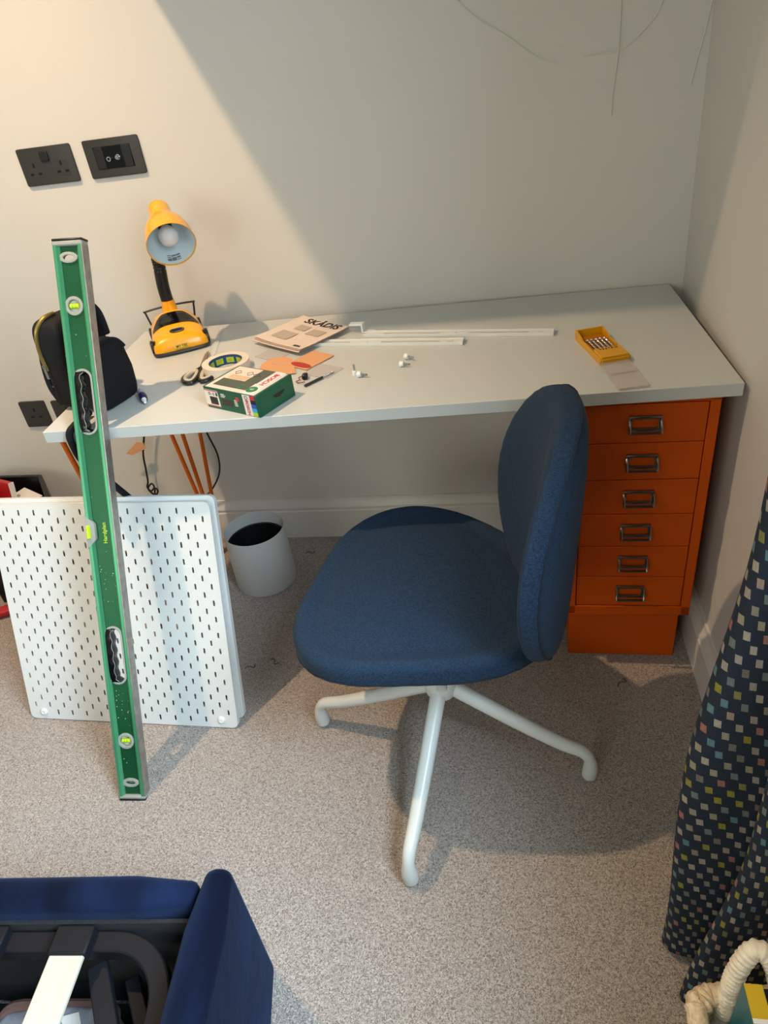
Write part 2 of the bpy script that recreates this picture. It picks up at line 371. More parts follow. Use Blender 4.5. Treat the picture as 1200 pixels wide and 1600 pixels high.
# frayed tufts standing out of the carpet pile
M['tuft'] = mat('carpet_yarn', '6B5F57', .95)
for (x, y, a), lb_ in zip([(.29, -.585, .4), (.35, -.565, -.6), (.345, -.10, .1), (1.22, -.62, .9)],
        ['curled yarn snag in the carpet, nearer the pegboard of the two there', 'curled yarn snag in the carpet between pegboard and chair', 'yarn snag in the carpet beside the waste bin', 'yarn snag in the carpet in front of the orange cabinet']):
    g_ = G().tube(smoothpath([(-.016, 0, .000), (-.008, .004, .0022), (0, .001, .0030), (.006, -.006, .0022), (.010, -.004, .0018), (.012, .006, .0)], 5), .0016, 6)
    single('carpet_snag', g_, M['tuft'], lb_, 'carpet snag', T=Tm((x, y, 0), a))

# ------------------------------------------------------------------ wall plates
PX = Tm((0, 0, 0), 0, PI/2)      # local xy -> wall xz, local +z -> room side (-y)
def wallT(x, z): return Matrix.Translation((x, 0, z)) @ PX
def socket_pins(cx_, cy_, k=1.0):
    gg = G()
    gg.cbox((cx_, cy_+.011*k, .0072), (.0045*k, .010*k, .0006)); gg.cbox((cx_-.011*k, cy_-.008*k, .0072), (.009*k, .005*k, .0006)); gg.cbox((cx_+.011*k, cy_-.008*k, .0072), (.009*k, .005*k, .0006))
    return gg
def plate(w, T, label, cat, parts):
    t = thing('wall_socket', label, cat, T)
    obj('faceplate', poly([rrect(0, w, 0, .0837, .004)], .005, .0008, .0035), M['blackplate'], t)
    parts(t); return t
def p1(t):
    for cx_ in (.034, .108): 
        obj('socket_insert', G().cbox((cx_, .033, .0066), (.036, .034, .0012)), M['blackplate'], t, bevel=.0005)
        obj('pin_holes', socket_pins(cx_, .034), M['blackgloss'], t, smooth=0)
    g_ = G().cbox((.071, .063, .0085), (.022, .022, .005)); obj('rocker_switch', g_, M['black'], t, bevel=.0015)
plate(.1436, wallT(-.2058, 1.1153), 'matt black double plug socket on the wall, left of its neighbour plate', 'socket', p1)
def p2(t):
    obj('media_insert', G().cbox((.072, .043, .0068), (.098, .050, .0016)), M['blackgloss'], t, bevel=.0008)
    [obj('blank_module', G().cbox((x_, .043, .0082), (.022, .048, .0016)), M['black'], t, bevel=.0008) for x_ in (.036, .108)]
    obj('aerial_connector', G().lathe([(.0028, .006), (.0055, .006), (.0055, .014), (.0035, .014), (.0035, .008)], 20, Tm((.060, .040, 0))), M['steel'], t)
    obj('satellite_connector', G().lathe([(0, .006), (.0062, .006), (.0062, .011), (.0045, .011), (.0045, .018), (.0015, .018), (.0015, .021), (0, .021)], 20, Tm((.084, .042, 0))), M['chrome'], t)
plate(.1436, wallT(-.0266, 1.1153), 'matt black media plate with two aerial connectors on the wall above the yellow lamp', 'aerial socket', p2)
def p3(t): obj('pin_holes', socket_pins(.043, .043, 1.2), M['blackgloss'], t, smooth=0)
plate(.0845, wallT(-.5069, .4460), 'single matt black plug socket low on the wall below desk height', 'socket', p3)
plate(.0845, wallT(-.398, .4440), 'black wall socket half hidden behind the backpack and level', 'socket', p3)

# ------------------------------------------------------------------ desk (rotated 2 degrees off the wall)
H = .7364; DT = .0256; DA = .03707; DL = 1.3656; DW = .5745
dT = Matrix.Translation((1.3698, -.0039, 0)) @ Matrix.Rotation(DA, 4, 'Z')
desk = thing('desk', 'long white desk with orange hairpin legs at its left end', 'desk', dT)
obj('tabletop', G().box(-DL, 0, -DW, 0, H-DT, H), M['white'], desk, bevel=.0012)
def hairpin(foot, tops, d):
    g_ = G()
    for tx, ty in tops:
        tp = (tx, ty, H-DT-.004)
        g_.tube(smoothpath([(foot[0], foot[1], .0065), tuple(foot[i]*.93+(tx, ty)[i]*.07 for i in (0, 1)) + (.045,), tp], 6), .0058, 10)
    g_.superell((foot[0], foot[1], .012), (.022, .022, .022), 1, 1)
    xs = [t[0] for t in tops]; ys = [t[1] for t in tops]
    g_.box(min(xs)-.015, max(xs)+.015, min(ys)-.015, max(ys)+.015, H-DT-.004, H-DT)
    obj('hairpin_leg', g_, M['orange_leg'], desk, world=True)
hairpin((.046, -.090), [(.025, -.165), (.064, -.143), (.127, -.100)], 0)
hairpin((.060, -.535), [(.020, -.575), (.048, -.545), (.034, -.560)], 0)

# ------------------------------------------------------------------ orange six-drawer cabinet
cT = Matrix.Translation((1.357, -.5763, 0)) @ Matrix.Rotation(-.02425, 4, 'Z')
cab = thing('drawer_cabinet', 'slim orange metal cabinet with six shallow drawers under the desk', 'drawer cabinet', cT)
CW, CD, CB, CT = .2622, .40, .175, H-DT-.001
g = G().box(-CW, -CW+.018, 0, CD, CB, CT).box(-.018, 0, 0, CD, CB, CT).box(-CW, 0, 0, CD, CT-.006, CT).box(-CW, 0, 0, CD, CB, CB+.024).box(-CW, 0, CD-.01, CD, CB, CT)
obj('carcass', g, M['orange'], cab, bevel=.0012)
obj('plinth', G().box(-CW+.008, -.008, .045, CD-.02, 0, CB), M['orange'], cab, bevel=.002)
zs = [CB+.0255+(CT-.0075-CB-.0255)*i/6 for i in range(7)]
for i in range(6):
    dr = obj('drawer', G().box(-CW+.0195, -.0195, .0015, .02, zs[i]+.0007, zs[i+1]-.0007).box(-CW+.024, -.024, .02, CD-.03, zs[i]+.006, zs[i+1]-.02), M['orange'], cab, bevel=.0012)
    zc = (zs[i]+zs[i+1])/2+.002; xc = -CW/2+.002
    g_ = G()
    fr = poly([rrect(-.0295, .0295, -.0155, .0155, .002), rrect(-.0240, .0240, -.0105, .0105, .0015)], .003, .0006)
    g_.join(fr, Tm((xc, -.0015, zc), 0, PI/2))
    obj('label_frame', g_, M['darkchrome'], dr, label='chrome label frame')
    g_ = G()
    for sx in (-1, 1):
        g_.tube([(xc+sx*.0285, -.002, zc+.006), (xc+sx*.0285, -.012, zc-.002), (xc+sx*.0285, -.017, zc-.014)], .0028, 8)
    g_.grid([[(xc+e_*.029, -.011, zc-.0140), (xc+e_*.029, -.017, zc-.0120), (xc+e_*.029, -.0175, zc-.0155), (xc+e_*.029, -.011, zc-.0170)] for e_ in (-1, 1)], cv=True, capu=True)
    obj('pull', g_, M['darkchrome'], dr, label='chrome cup pull')

# ------------------------------------------------------------------ chair
ch = thing('desk_chair', 'blue fabric swivel chair with four white legs beside the desk', 'chair', Tm((.822, -.818, 0)))
NR = 30
def qring(pw):
    q_ = np.concatenate([np.linspace(0, .9, NR//2), 1-.1*np.linspace(1, 0, NR//2)[1:]**2]); s_ = np.arcsin(q_**(1/pw)); return np.concatenate([s_, PI-s_[::-1][1:]])
def seat_surface(n=96):
    cx_, cy_, z0, th, dip = .7953, -.7679, .4212, .0882, .0201; co = [.2515, .0002, -.0081, .012, -.0159, -.0052, .0019]
    a = np.linspace(0, 2*PI, n, endpoint=False); r0 = co[0]+0*a
    for k in (2, 3, 4): r0 = r0+co[2*k-3]*np.cos(k*a)+co[2*k-2]*np.sin(k*a)
    x, y = r0*np.cos(a), r0*np.sin(a); r = qring(.4); sc = np.sin(r)**.4; nn = np.cos(r); nn = np.sign(nn)*np.abs(nn)**.6
    X = x[None]*sc[:, None]; Y = y[None]*sc[:, None]; Z = z0+th/2*nn[:, None]-dip*np.clip(-X/.22, 0, 1)**2
    # shallow dish in the cushion, and puckers by the seam
    q_ = np.clip((.96-sc[:, None])/.16, 0, 1); Z = Z - np.where(nn[:, None] > 0, .017*q_*q_*(3-2*q_), 0)
    puck = .0012*np.sin(a*41+np.sin(a*9)*2)[None]*np.exp(-((r-PI/2)/.35)**2)[:, None]
    Z = Z+puck
    return cx_+X, cy_+Y, Z, r
X, Y, Z, r = seat_surface()
obj('seat', G().grid([[(X[i, j], Y[i, j], Z[i, j]) for j in range(X.shape[1])] for i in range(X.shape[0])], cv=True), M['fabric'], ch, world=True, smooth=80)
eq = len(r)//2+3
cxs, cys = .7953, -.7679
obj('seat_seam', G().tube([(cxs+(X[eq, j]-cxs)*1.001, cys+(Y[eq, j]-cys)*1.001, Z[eq, j]) for j in range(X.shape[1])], .0015, 6, closed=True), M['seam'], ch, world=True)
def back_surface(n=96):
    cx_, cy_, z0, phi, Hh, wa, wb, wc, wd_, tilt, curv, th, bend, lean, twist = [1.0285, -.828, .3979, 3.2428, .4423, .1929, .195, .2239, .165, .0751, 1.6029, .0697, .006, -.0052, .0632]
    a = np.linspace(0, 2*PI, n, endpoint=False); h = Hh/2*(1-np.cos(a)); hh = h/Hh; env = np.abs(np.sin(a))**.6
    w = env*(wa*(1-hh)**3+3*wb*hh*(1-hh)**2+3*wc*hh**2*(1-hh)+wd_*hh**3); t = np.where(a <= PI, w, -w)
    s = qring(.45); sc = np.sin(s)**.45; nn = np.cos(s); nn = np.sign(nn)*np.abs(nn)**.6
    T = t[None]*sc[:, None]; Hq = Hh*.5+(h[None]-Hh*.5)*sc[:, None]; k = Hq/Hh
    puck = .0012*np.sin(a*37+np.sin(a*7)*2)[None]*np.exp(-((s-PI/2)/.35)**2)[:, None]
    off = th/2*nn[:, None]+puck+curv*T*T-tilt*Hq-bend*k**2+twist*T*k
    F = (math.cos(phi), math.sin(phi)); Tn = (-F[1], F[0]); T2 = T+lean*(k-.3)
    return cx_+F[0]*off+Tn[0]*T2, cy_+F[1]*off+Tn[1]*T2, z0+Hq, s
Xb, Yb, Zb, s_ = back_surface()
obj('backrest', G().grid([[(Xb[i, j], Yb[i, j], Zb[i, j]) for j in range(Xb.shape[1])] for i in range(Xb.shape[0])], cv=True), M['fabric'], ch, world=True, smooth=80)
eq = int(np.argmin(np.abs(np.sign(np.cos(s_))*np.abs(np.cos(s_))**.6+.42)))
cb = Vector((Xb.mean(), Yb.mean(), Zb.mean()))
obj('backrest_seam', G().tube([cb+(Vector((Xb[eq, j], Yb[eq, j], Zb[eq, j]))-cb)*1.004 for j in range(Xb.shape[1])], .0016, 6, closed=True), M['seam'], ch, world=True)
obj('back_bracket', G().tube(smoothpath([(.90, -.79, .372), (.98, -.80, .365), (1.005, -.81, .39), (1.02, -.815, .45)], 6), .014, 12), M['chair_white'], ch, world=True)
obj('column', G().lathe([(.0, .19), (.030, .19), (.034, .20), (.034, .235), (.026, .245), (.026, .37), (.085, .372), (.085, .384), (0, .384)], 28, Tm((.822, -.818, 0))), M['chair_white'], ch, world=True)
obj('under_seat_lever', G().tube([(.835, -.86, .37), (.84, -.925, .345), (.842, -.945, .335)], [.007, .009, .010], 12), M['chair_white'], ch, world=True)
for fx, fy in ((1.119, -.877), (.769, -1.118), (.525, -.759), (.875, -.518)):
    hx, hy = .822, -.818; d = Vector((hx-fx, hy-fy, 0)); L_ = d.length; d /= L_
    def P_(s, z): return (fx+d.x*s, fy+d.y*s, z)
    path = smoothpath([P_(0, .002), P_(-.002, .03), P_(.001, .058), P_(.018, .078), P_(.06, .092), P_(.15, .135), P_(L_-.01, .212)], 5)
    n_ = len(path); rr = []
    for i, p in enumerate(path):
        f_ = i/(n_-1); rr.append(.0158 if f_ < .17 else .0158-.0043*min(1, (f_-.17)/.15) if f_ < .32 else .0115+.0050*(f_-.32)/.68)
    rr[0] = .011
    obj('leg', G().tube(path, rr, 14), M['chair_white'], ch, world=True, smooth=60)

# ------------------------------------------------------------------ pegboards
slots = []
def pegboard(label, T, name='pegboard'):
    t = thing(name, label, 'pegboard', T, 'white pegboards')
    outs = [rrect(0, .56, 0, .56, .014)]
    for k in range(1, 28):
        v = .56-.02*k; us = [.04*i for i in range(1, 14)] if k % 2 else [.02+.04*i for i in range(14)]
        for u in us:
            if k in (1, 27) and (u < .05 or u > .51) and k == 27: continue
            outs.append(rrect(u-.0024, u+.0024, v-.0072, v+.0072, .0023, 2))
    return t, outs
e_u = Vector((math.cos(-.0261), math.sin(-.0261), 0)); nn_ = Vector((math.sin(.0261), math.cos(.0261), 0))
e_v = nn_*math.sin(.3431)+Vector((0, 0, 1))*math.cos(.3431); e_w = e_u.cross(e_v)
def pbT(o, e_v=e_v, e_w=e_w): return Matrix(((e_u.x, e_v.x, e_w.x, o[0]), (e_u.y, e_v.y, e_w.y, o[1]), (e_u.z, e_v.z, e_w.z, o[2]), (0, 0, 0, 1)))
pT = pbT((-.2420, -.7669, .003))
pb, outs = pegboard('front white slotted pegboard leaning against the desk legs', pT)
obj('panel', poly(outs, .0012, 0), M['peg'], pb, smooth=0)
obj('rim', poly([rrect(0, .56, 0, .56, .014), rrect(.0018, .5582, .0018, .5582, .0125)], .012, 0, -.0055), M['peg'], pb, smooth=40)
for u in (.04, .52):
    obj('fixing_knob', G().lathe([(.0095, 0), (.0095, .002), (.0075, .005), (.004, .006), (.0035, .004), (0, .004)], 20, Tm((u, .020, .0006))), M['plastic_white'], pb, label='white round fixing knob')
e_v2 = nn_*math.sin(.318)+Vector((0, 0, 1))*math.cos(.318); pT2 = pbT((-.2420+.007, -.7669+.030, .0035), e_v2, e_u.cross(e_v2))
pb2, _ = pegboard('rear white pegboard almost hidden behind the front one', pT2)
obj('panel', poly(outs, .0012, 0), M['peg'], pb2, smooth=0)
obj('rim', poly([rrect(0, .56, 0, .56, .014), rrect(.0018, .5582, .0018, .5582, .0125)], .012, 0, -.0055), M['peg'], pb2, smooth=40)

# ------------------------------------------------------------------ spirit level
le = Vector((.0161, .4088, .9125)).normalized(); lt = Vector((.9961, .0725, -.05)); lt = (lt-le*lt.dot(le)).normalized(); ln = le.cross(lt)
ln = -(lt.cross(le)) if (lt.cross(le)).y > 0 else lt.cross(le)            # toward the room
LTm = Matrix(((lt.x, le.x, ln.x, .103), (lt.y, le.y, ln.y, -.985), (lt.z, le.z, ln.z, .002), (0, 0, 0, 1)))
lv = thing('spirit_level', 'long green spirit level propped upright against the desk edge', 'spirit level', LTm)
LL, LW, LTk = 1.1836, .059, .026        # local x across, y along, z toward the room; front face z=0, back z=-LTk
def oval(cx_, cy_, a, b, n=32, p=1.0):
    return [(cx_+a*math.copysign(abs(math.cos(2*PI*i/n))**p, math.cos(2*PI*i/n)), cy_+b*math.copysign(abs(math.sin(2*PI*i/n))**p, math.sin(2*PI*i/n))) for i in range(n)]
def stadium(cx_, cy_, w, h, n=10):
    r = w/2; out = []
    for a0, yy in ((0, h/2-r), (PI, -(h/2-r))):
        for i in range(n+1): a = a0+PI*i/n; out.append((cx_+r*math.cos(a), cy_+yy+r*math.sin(a)))
    return out
grips = (.3376, .873); vialsy = (.14, 1.0587); hangs = (.0407, 1.1491)
web = [[(.004, .012), (.055, .012), (.055, LL-.012), (.004, LL-.012)]]
XC = .0275
for y in grips: web.append(stadium(XC, y, .033, .124))
for y in vialsy: web.append(oval(XC, y, .0145, .0145))
for y in hangs: web.append(oval(XC, y, .0135, .0075, 24))
obj('web', poly(web, .010, 0, -.013), M['green'], lv, smooth=30)
g = G()
for x0, x1 in ((0, .0125), (.0465, .0572)):
    g = G(); P = []
    for y in (.010, LL-.010):
        if x0 == 0: pr = [(0, -.002), (.002, 0), (.0075, 0), (.0125, -.006), (.0125, -.020), (.0075, -.026), (.002, -.026), (0, -.024)]
        else: pr = [(.0465, -.006), (.0505, -.0045), (.0515, 0), (.0572, 0), (.0572, -.026), (.0515, -.026), (.0505, -.0215), (.0465, -.020)]
        P.append([(a, y, b) for a, b in pr])
    g.grid(P, cv=True, capu=True)
    obj('flange', g, M['green_lit'], lv, smooth=20, label='green raised edge, lightened as if lit')
obj('machined_edge', G().box(.0572, .0600, .010, LL-.010, -.026, -.0002), M['alu'], lv, bevel=.0005, label='bare grey metal edge')
for y0, y1, yb in ((0, .012, 0), (LL-.014, LL, LL)):
    g = G().box(-.0005, .0605, y0+(.004 if yb == 0 else 0), y1-(.004 if yb else 0), -.0265, .0006)
    cap_ = obj('end_cap', g, M['greycap'], lv, bevel=.003, label='grey plastic end cap')
    obj('rubber_pad', G().box(0, .061, (0 if yb == 0 else LL-.005), (.005 if yb == 0 else LL), -.027, .0008), M['black'], cap_, bevel=.002)
g = G()
for y in grips:
    gr = obj('grip_surround', poly([stadium(XC, y, .0385, .130), stadium(XC, y, .0325, .123)], .003, .0006, -.0065), M['greycap'], lv)
    # black rubber with finger waves on the left side of the hole
    n = 26; ys = [y-.058+.116*i/n for i in range(n+1)]
    L1 = [(XC-.0163+.004*(abs(2*i/n-1)**6), yy) for i, yy in enumerate(ys)]; R1 = [(XC-.0050+.0016*math.sin((yy-y)*2*PI/.027), yy) for yy in ys]
    R1[0] = (XC+.002, ys[0]); R1[-1] = (XC+.002, ys[-1])
    obj('rubber_grip', poly([L1+R1[::-1]], .016, .002, -.013), M['blackgloss'], gr)
    obj('grip_outline', G().tube([(a+.001, b, -.0030) for a, b in R1], .0006, 6), M['greycap'], gr)
for y in vialsy:
    h_ = obj('vial_housing', poly([oval(XC, y, .0175, .0175), oval(XC, y, .0128, .0128)], .006, .0008, -.0085), M['greycap'], lv)
    obj('backing', G().disc((XC, y, -.018), .0138, .003, 24), M['vialclear'], h_)
    obj('vial', G().tube([(XC-.010, y, -.0095), (XC-.009, y, -.0095), (XC+.009, y, -.0095), (XC+.010, y, -.0095)], [.003, .0048, .0048, .003], 14), M['vial'], h_, label='yellow-green bubble vial')
    obj('vial_line', G().tube([(XC-.003, y-.0045, -.0065), (XC-.003, y, -.0045), (XC-.003, y+.0045, -.0065)], .0003, 5).tube([(XC+.003, y-.0045, -.0065), (XC+.003, y, -.0045), (XC+.003, y+.0045, -.0065)], .0003, 5), M['ink'], h_)
ym = .609
hs = obj('top_vial_housing', poly([[(-.0008, ym-.034), (.0125, ym-.021), (.017, ym-.015), (.017, ym+.015), (.0125, ym+.021), (-.0008, ym+.034)]], .020, .0008, -.0105), M['greycap'], lv)
obj('vial', G().tube([(.004, ym-.014, .0005), (.004, ym-.0125, .0005), (.004, ym+.0125, .0005), (.004, ym+.014, .0005)], [.003, .0048, .0048, .003], 14), M['vial'], hs, label='yellow-green bubble vial')
for y in hangs:
    o8 = [(XC+(.0155+.003*math.cos(2*a))*math.cos(a), y+(.0095+.0018*abs(math.cos(a*1.0)))*math.sin(a)) for a in [2*PI*i/40 for i in range(40)]]
    obj('hanging_eyelet', poly([o8, oval(XC, y, .0115, .0055, 24)], .003, .0006, -.0065), M['greycap'], lv)
gt = text('Hardplan', .0115, .0002, bold=.0002, space=1.05)
obj('lettering', G().join(gt, Tm((.0345, ym-.004, -.0078), PI/2)), M['lime'], lv, smooth=0)
g = G()
for i in range(46):
    yy = random.choice((random.gauss(.52, .03), random.gauss(.22, .03), random.uniform(.05, 1.1))); g.disc((random.uniform(.014, .045), yy, -.0079), random.uniform(.0003, .0009), .0003, 8)
tag(obj('paint_speckles', g, M['trim'], lv, smooth=0), kind='stuff')

# ------------------------------------------------------------------ waste bin
bn = thing('waste_bin', 'round white waste bin with black lining under the desk', 'bin', Tm((.236, -.222, 0)))
obj('shell', G().lathe([(0, .004), (.078, .004), (.090, .002), (.0915, .010), (.0880, .188), (.0872, .190), (.0860, .188), (.0885, .02), (0, .018)], 56), M['bin'], bn)
obj('liner', G().lathe([(.0872, .150), (.0868, .149), (.083, .146), (.078, .05), (0, .045)], 48), M['bin_in'], bn, label='black bin lining')

# ------------------------------------------------------------------ bed
bT = Tm((.553, -1.283, 0), math.radians(4.6))
bed = thing('bed', 'navy velvet ottoman bed frame with pale slats and no mattress', 'bed', bT)
# end panel along -y and far panel along -x, rounded padded tops
def padded(length, th, h, T, name, fl=0):
    P = []
    N_ = 14
    for i in range(N_+1):
        y = -length*i/N_; ring = []
        e = 1-(1-min(1, i/1.2))**2*.35 if i < 2 else 1
        hw = th/2*(e if i == 0 else 1)
        for k in range(13):
            a = PI*k/12; ring.append((hw*math.cos(a), y, h-th*.5*.8+th*.5*.8*math.sin(a)*(e if i == 0 else 1)))
        ring = [(hw, y, 0)] + ring + [(-hw, y, 0)]
        P.append(ring)
    g_ = G(); g_.grid(P, cv=True, capu=True, T=T); return obj(name, g_, M['velvet'], bed, smooth=60, bevel=.012, seg=3)
padded(1.25, .062, .333, Tm((-.030, 0, 0)), 'end_panel')
padded(1.40, .055, .322, Tm((-.060, -.030, 0), -PI/2), 'side_panel')
obj('inner_lining', G().box(-1.46, -.062, -.064, -.058, .02, .285).box(-.068, -.062, -1.25, -.06, .02, .285), M['felt'], bed)
def flatbar(path, w, h):
    P = []; path = [Vector(p) for p in path]; N_ = len(path)
    for i, p in enumerate(path):
        t = (path[min(i+1, N_-1)]-path[max(i-1, 0)]).normalized(); s = t.cross(Vector((0, 0, 1))).normalized()
        P.append([p+s*w/2, p+s*w/2-Vector((0, 0, h)), p-s*w/2-Vector((0, 0, h)), p-s*w/2])
    return G().grid(P, cv=True, capu=True)
zc = .272; Rr = .095; x1 = -.088; y1 = -.082
pth = [(-1.40, y1, zc), (x1-Rr, y1, zc)] + [(x1-Rr+Rr*math.sin(a), y1-Rr+Rr*math.cos(a), zc) for a in [PI/2*i/10 for i in range(1, 10)]] + [(x1, y1-Rr, zc), (x1+.0, -.19, zc), (x1-.012, -.25, zc), (x1-.04, -.34, zc), (x1-.06, -.5, zc), (x1-.06, -1.2, zc)]
pth = pth[:11] + [(x1, y1-Rr, zc), (x1, -1.2, zc)]
obj('lift_frame', flatbar(pth, .030, .030), M['blackmetal'], bed, bevel=.003)
# diagonal braces under the slats
obj('brace', flatbar([(-.215, -.10, zc-.031), (-.105, -.29, zc-.031)], .030, .018), M['blackmetal'], bed, bevel=.002)
obj('brace', flatbar([(-.175, -.10, zc-.075), (-.06, -.29, zc-.075)], .022, .015), M['blackmetal'], bed, bevel=.002)
for i, xs_ in enumerate((-.243, -.381, -.519)):
    sl = obj('slat', G().box(xs_-.0265, xs_+.0265, -1.22, -.098, zc+.004, zc+.012), M['slat'], bed, bevel=.002, label='pale birch slat')
    obj('slat_holder', G().box(xs_-.0295, xs_+.0295, -.108, -.066, zc-.004, zc+.016), M['blackmetal'], sl, bevel=.003, label='black plastic slat holder')
obj('base_rail', G().box(-1.4, -.07, -.20, -.18, .10, .115), M['felt'], bed)
obj('base_board', G().box(-1.4, -.07, -1.2, -.066, .004, .012), M['felt'], bed)
def storage_bag(loc, d, rz, label, m='fabric_grey'):
    t = thing('storage_bag', label, 'bag', Tm(loc, rz), 'storage bags under the slats')
    gg = G().superell((0, 0, d[2]/2), d, .35, .3, 40, 20)
    gg.v = [(x, y, z+.006*math.sin(x*60+y*31)*(z/d[2])) for x, y, z in gg.v]
    obj('body', gg, M[m], t, smooth=80)
    zt = d[2]*.86
    gg = G().tube([(d[0]/2*math.copysign(abs(math.cos(a))**.32, math.cos(a))*1.0, d[1]/2*math.copysign(abs(math.sin(a))**.32, math.sin(a)), zt+.004*math.sin(4*a)) for a in [2*PI*i/48 for i in range(48)]], .009, 8, closed=True)
    obj('brown_piping', gg, M['brown'], t, label='brown trim')
    return t
storage_bag((.255, -1.50, .0125), (.20, .17, .12), .1, 'grey fabric storage bag with brown trim, right one under the bed slats')
storage_bag((.03, -1.53, .0125), (.20, .19, .105), -.05, 'dull brown storage bag under the leftmost bed slat', 'brown')
gg = poly([[(0, 0), (.052, -.012), (.060, .004), (.02, .022)]], .0015, 0)
single('paper_scrap', gg, M['paper'], 'white scrap of packaging on the grey storage bag in the bed', 'paper', T=Tm((.262, -1.438, .134), -.5))

# ------------------------------------------------------------------ curtain
def curtain():
    kp = {0.02: [(1.385, -1.085), (1.33, -1.10), (1.27, -1.14), (1.222, -1.175), (1.203, -1.200), (1.216, -1.219), (1.262, -1.229), (1.290, -1.238), (1.268, -1.250), (1.232, -1.268), (1.217, -1.285), (1.235, -1.298), (1.29, -1.302), (1.335, -1.300), (1.345, -1.285), (1.386, -1.27)],
          .45: [(1.385, -1.085), (1.33, -1.10), (1.26, -1.14), (1.212, -1.175), (1.193, -1.200), (1.206, -1.219), (1.265, -1.229), (1.298, -1.236), (1.288, -1.246), (1.268, -1.262), (1.255, -1.279), (1.27, -1.293), (1.315, -1.298), (1.345, -1.295), (1.350, -1.280), (1.386, -1.27)],
          .9: [(1.385, -1.085), (1.34, -1.10), (1.28, -1.14), (1.236, -1.175), (1.216, -1.200), (1.229, -1.219), (1.275, -1.229), (1.305, -1.236), (1.292, -1.248), (1.272, -1.264), (1.262, -1.279), (1.277, -1.293), (1.315, -1.298), (1.345, -1.295), (1.352, -1.280), (1.386, -1.27)],
          2.15: [(1.385, -1.10), (1.35, -1.11), (1.30, -1.14), (1.27, -1.175), (1.262, -1.200), (1.275, -1.219), (1.30, -1.229), (1.32, -1.236), (1.305, -1.25), (1.285, -1.27), (1.280, -1.285), (1.29, -1.30), (1.32, -1.31), (1.345, -1.305), (1.355, -1.290), (1.386, -1.28)]}
    zk = sorted(kp); NZ = 70; rows = []; S = None
    for i in range(NZ+1):
        z = .02+(2.15-.02)*(i/NZ)**1.3
        k = max(j for j in range(len(zk)-1) if zk[j] <= z+1e-9); f = (z-zk[k])/(zk[k+1]-zk[k]); f = f*f*(3-2*f)
        pts = [(a[0]*(1-f)+b[0]*f+.002*math.sin(z*9+n_*1.7), a[1]*(1-f)+b[1]*f+.002*math.sin(z*7+n_), z) for n_, (a, b) in enumerate(zip(kp[zk[k]], kp[zk[k+1]]))]
        rows.append(smoothpath(pts, 8))
    if True:
        acc = [0]
        for j in range(1, len(rows[0])): acc.append(acc[-1]+(rows[8][j]-rows[8][j-1]).length*1.12)
    me = bpy.data.meshes.new('curtain'); nv = len(rows[0])
    vs = [tuple(p) for r in rows for p in r]; fs = []
    for i in range(NZ):
        for j in range(nv-1): fs.append((i*nv+j, i*nv+j+1, (i+1)*nv+j+1, (i+1)*nv+j))
    me.from_pydata(vs, [], fs); uv = me.uv_layers.new(name='UVMap')
    for p in me.polygons:
        p.use_smooth = True
        for li in p.loop_indices:
            v = me.loops[li].vertex_index; i, j = divmod(v, nv); uv.data[li].uv = (acc[j]+5, rows[i][j].z+5)
    me.materials.append(M['curtain']); o = bpy.data.objects.new('curtain', me); COL.objects.link(o)
    so = o.modifiers.new('thickness', 'SOLIDIFY'); so.thickness = .0015; MW['curtain'] = Matrix.Identity(4)
    tag(o, 'navy curtain scattered with small coloured squares by the right wall', 'curtain')
curtain()
single('curtain_pole', G().tube([(1.345, -2.75, 2.17), (1.345, -1.0, 2.17)], .012, 16).superell((1.345, -.99, 2.17), (.04, .05, .04), 1, 1).box(1.34, 1.402, -1.04, -1.03, 2.165, 2.175).box(1.34, 1.402, -2.71, -2.70, 2.165, 2.175), M['steel'], 'metal curtain pole above the window', 'curtain pole')

# ------------------------------------------------------------------ rope basket with books
kx, ky = 1.275, -1.50
bk = thing('rope_basket', 'pale woven rope basket with looped handle beside the curtain', 'basket', Tm((kx, ky, 0)))
g = G(); NC = 17
for i in range(NC):
    z = .010+i*.0158; f = i/(NC-1); hx_, hy_ = .080+.008*f, .105+.008*f
    g.tube([(p[0], p[1], z+.0015*math.sin(9*q)) for q, p in enumerate(rrect(-hx_, hx_, -hy_, hy_, .035, 6))], .0085, 8, closed=True)
g.box(-.08, .08, -.10, .10, .002, .010)
obj('coiled_body', g, M['rope'], bk)
def wrapped(path, r, pitch=.0065, n=12, closed=False):
    pts = smoothpath(path, 14, closed); out = []; rr = []; acc = 0
    for i, p in enumerate(pts):
        if i: acc += (p-pts[i-1]).length
        out.append(p); rr.append(r*(1+.10*math.sin(acc*2*PI/pitch)))
    return G().tube(out, rr, n, closed=closed)
obj('rim', wrapped([(p[0], p[1], .279) for p in rrect(-.090, .090, -.115, .115, .032, 2)], .0135, closed=True), M['rope'], bk)
obj('handle', wrapped([(-.058, .100, .175), (-.056, .100, .22), (-.053, .106, .27), (-.050, .112, .31), (-.043, .120, .350), (-.028, .128, .375), (-.012, .122, .370), (-.002, .105, .340), (.004, .082, .300), (.010, .055, .262), (.014, .035, .235)], .0115), M['ropelight'], bk, label='thick wrapped rope handle')
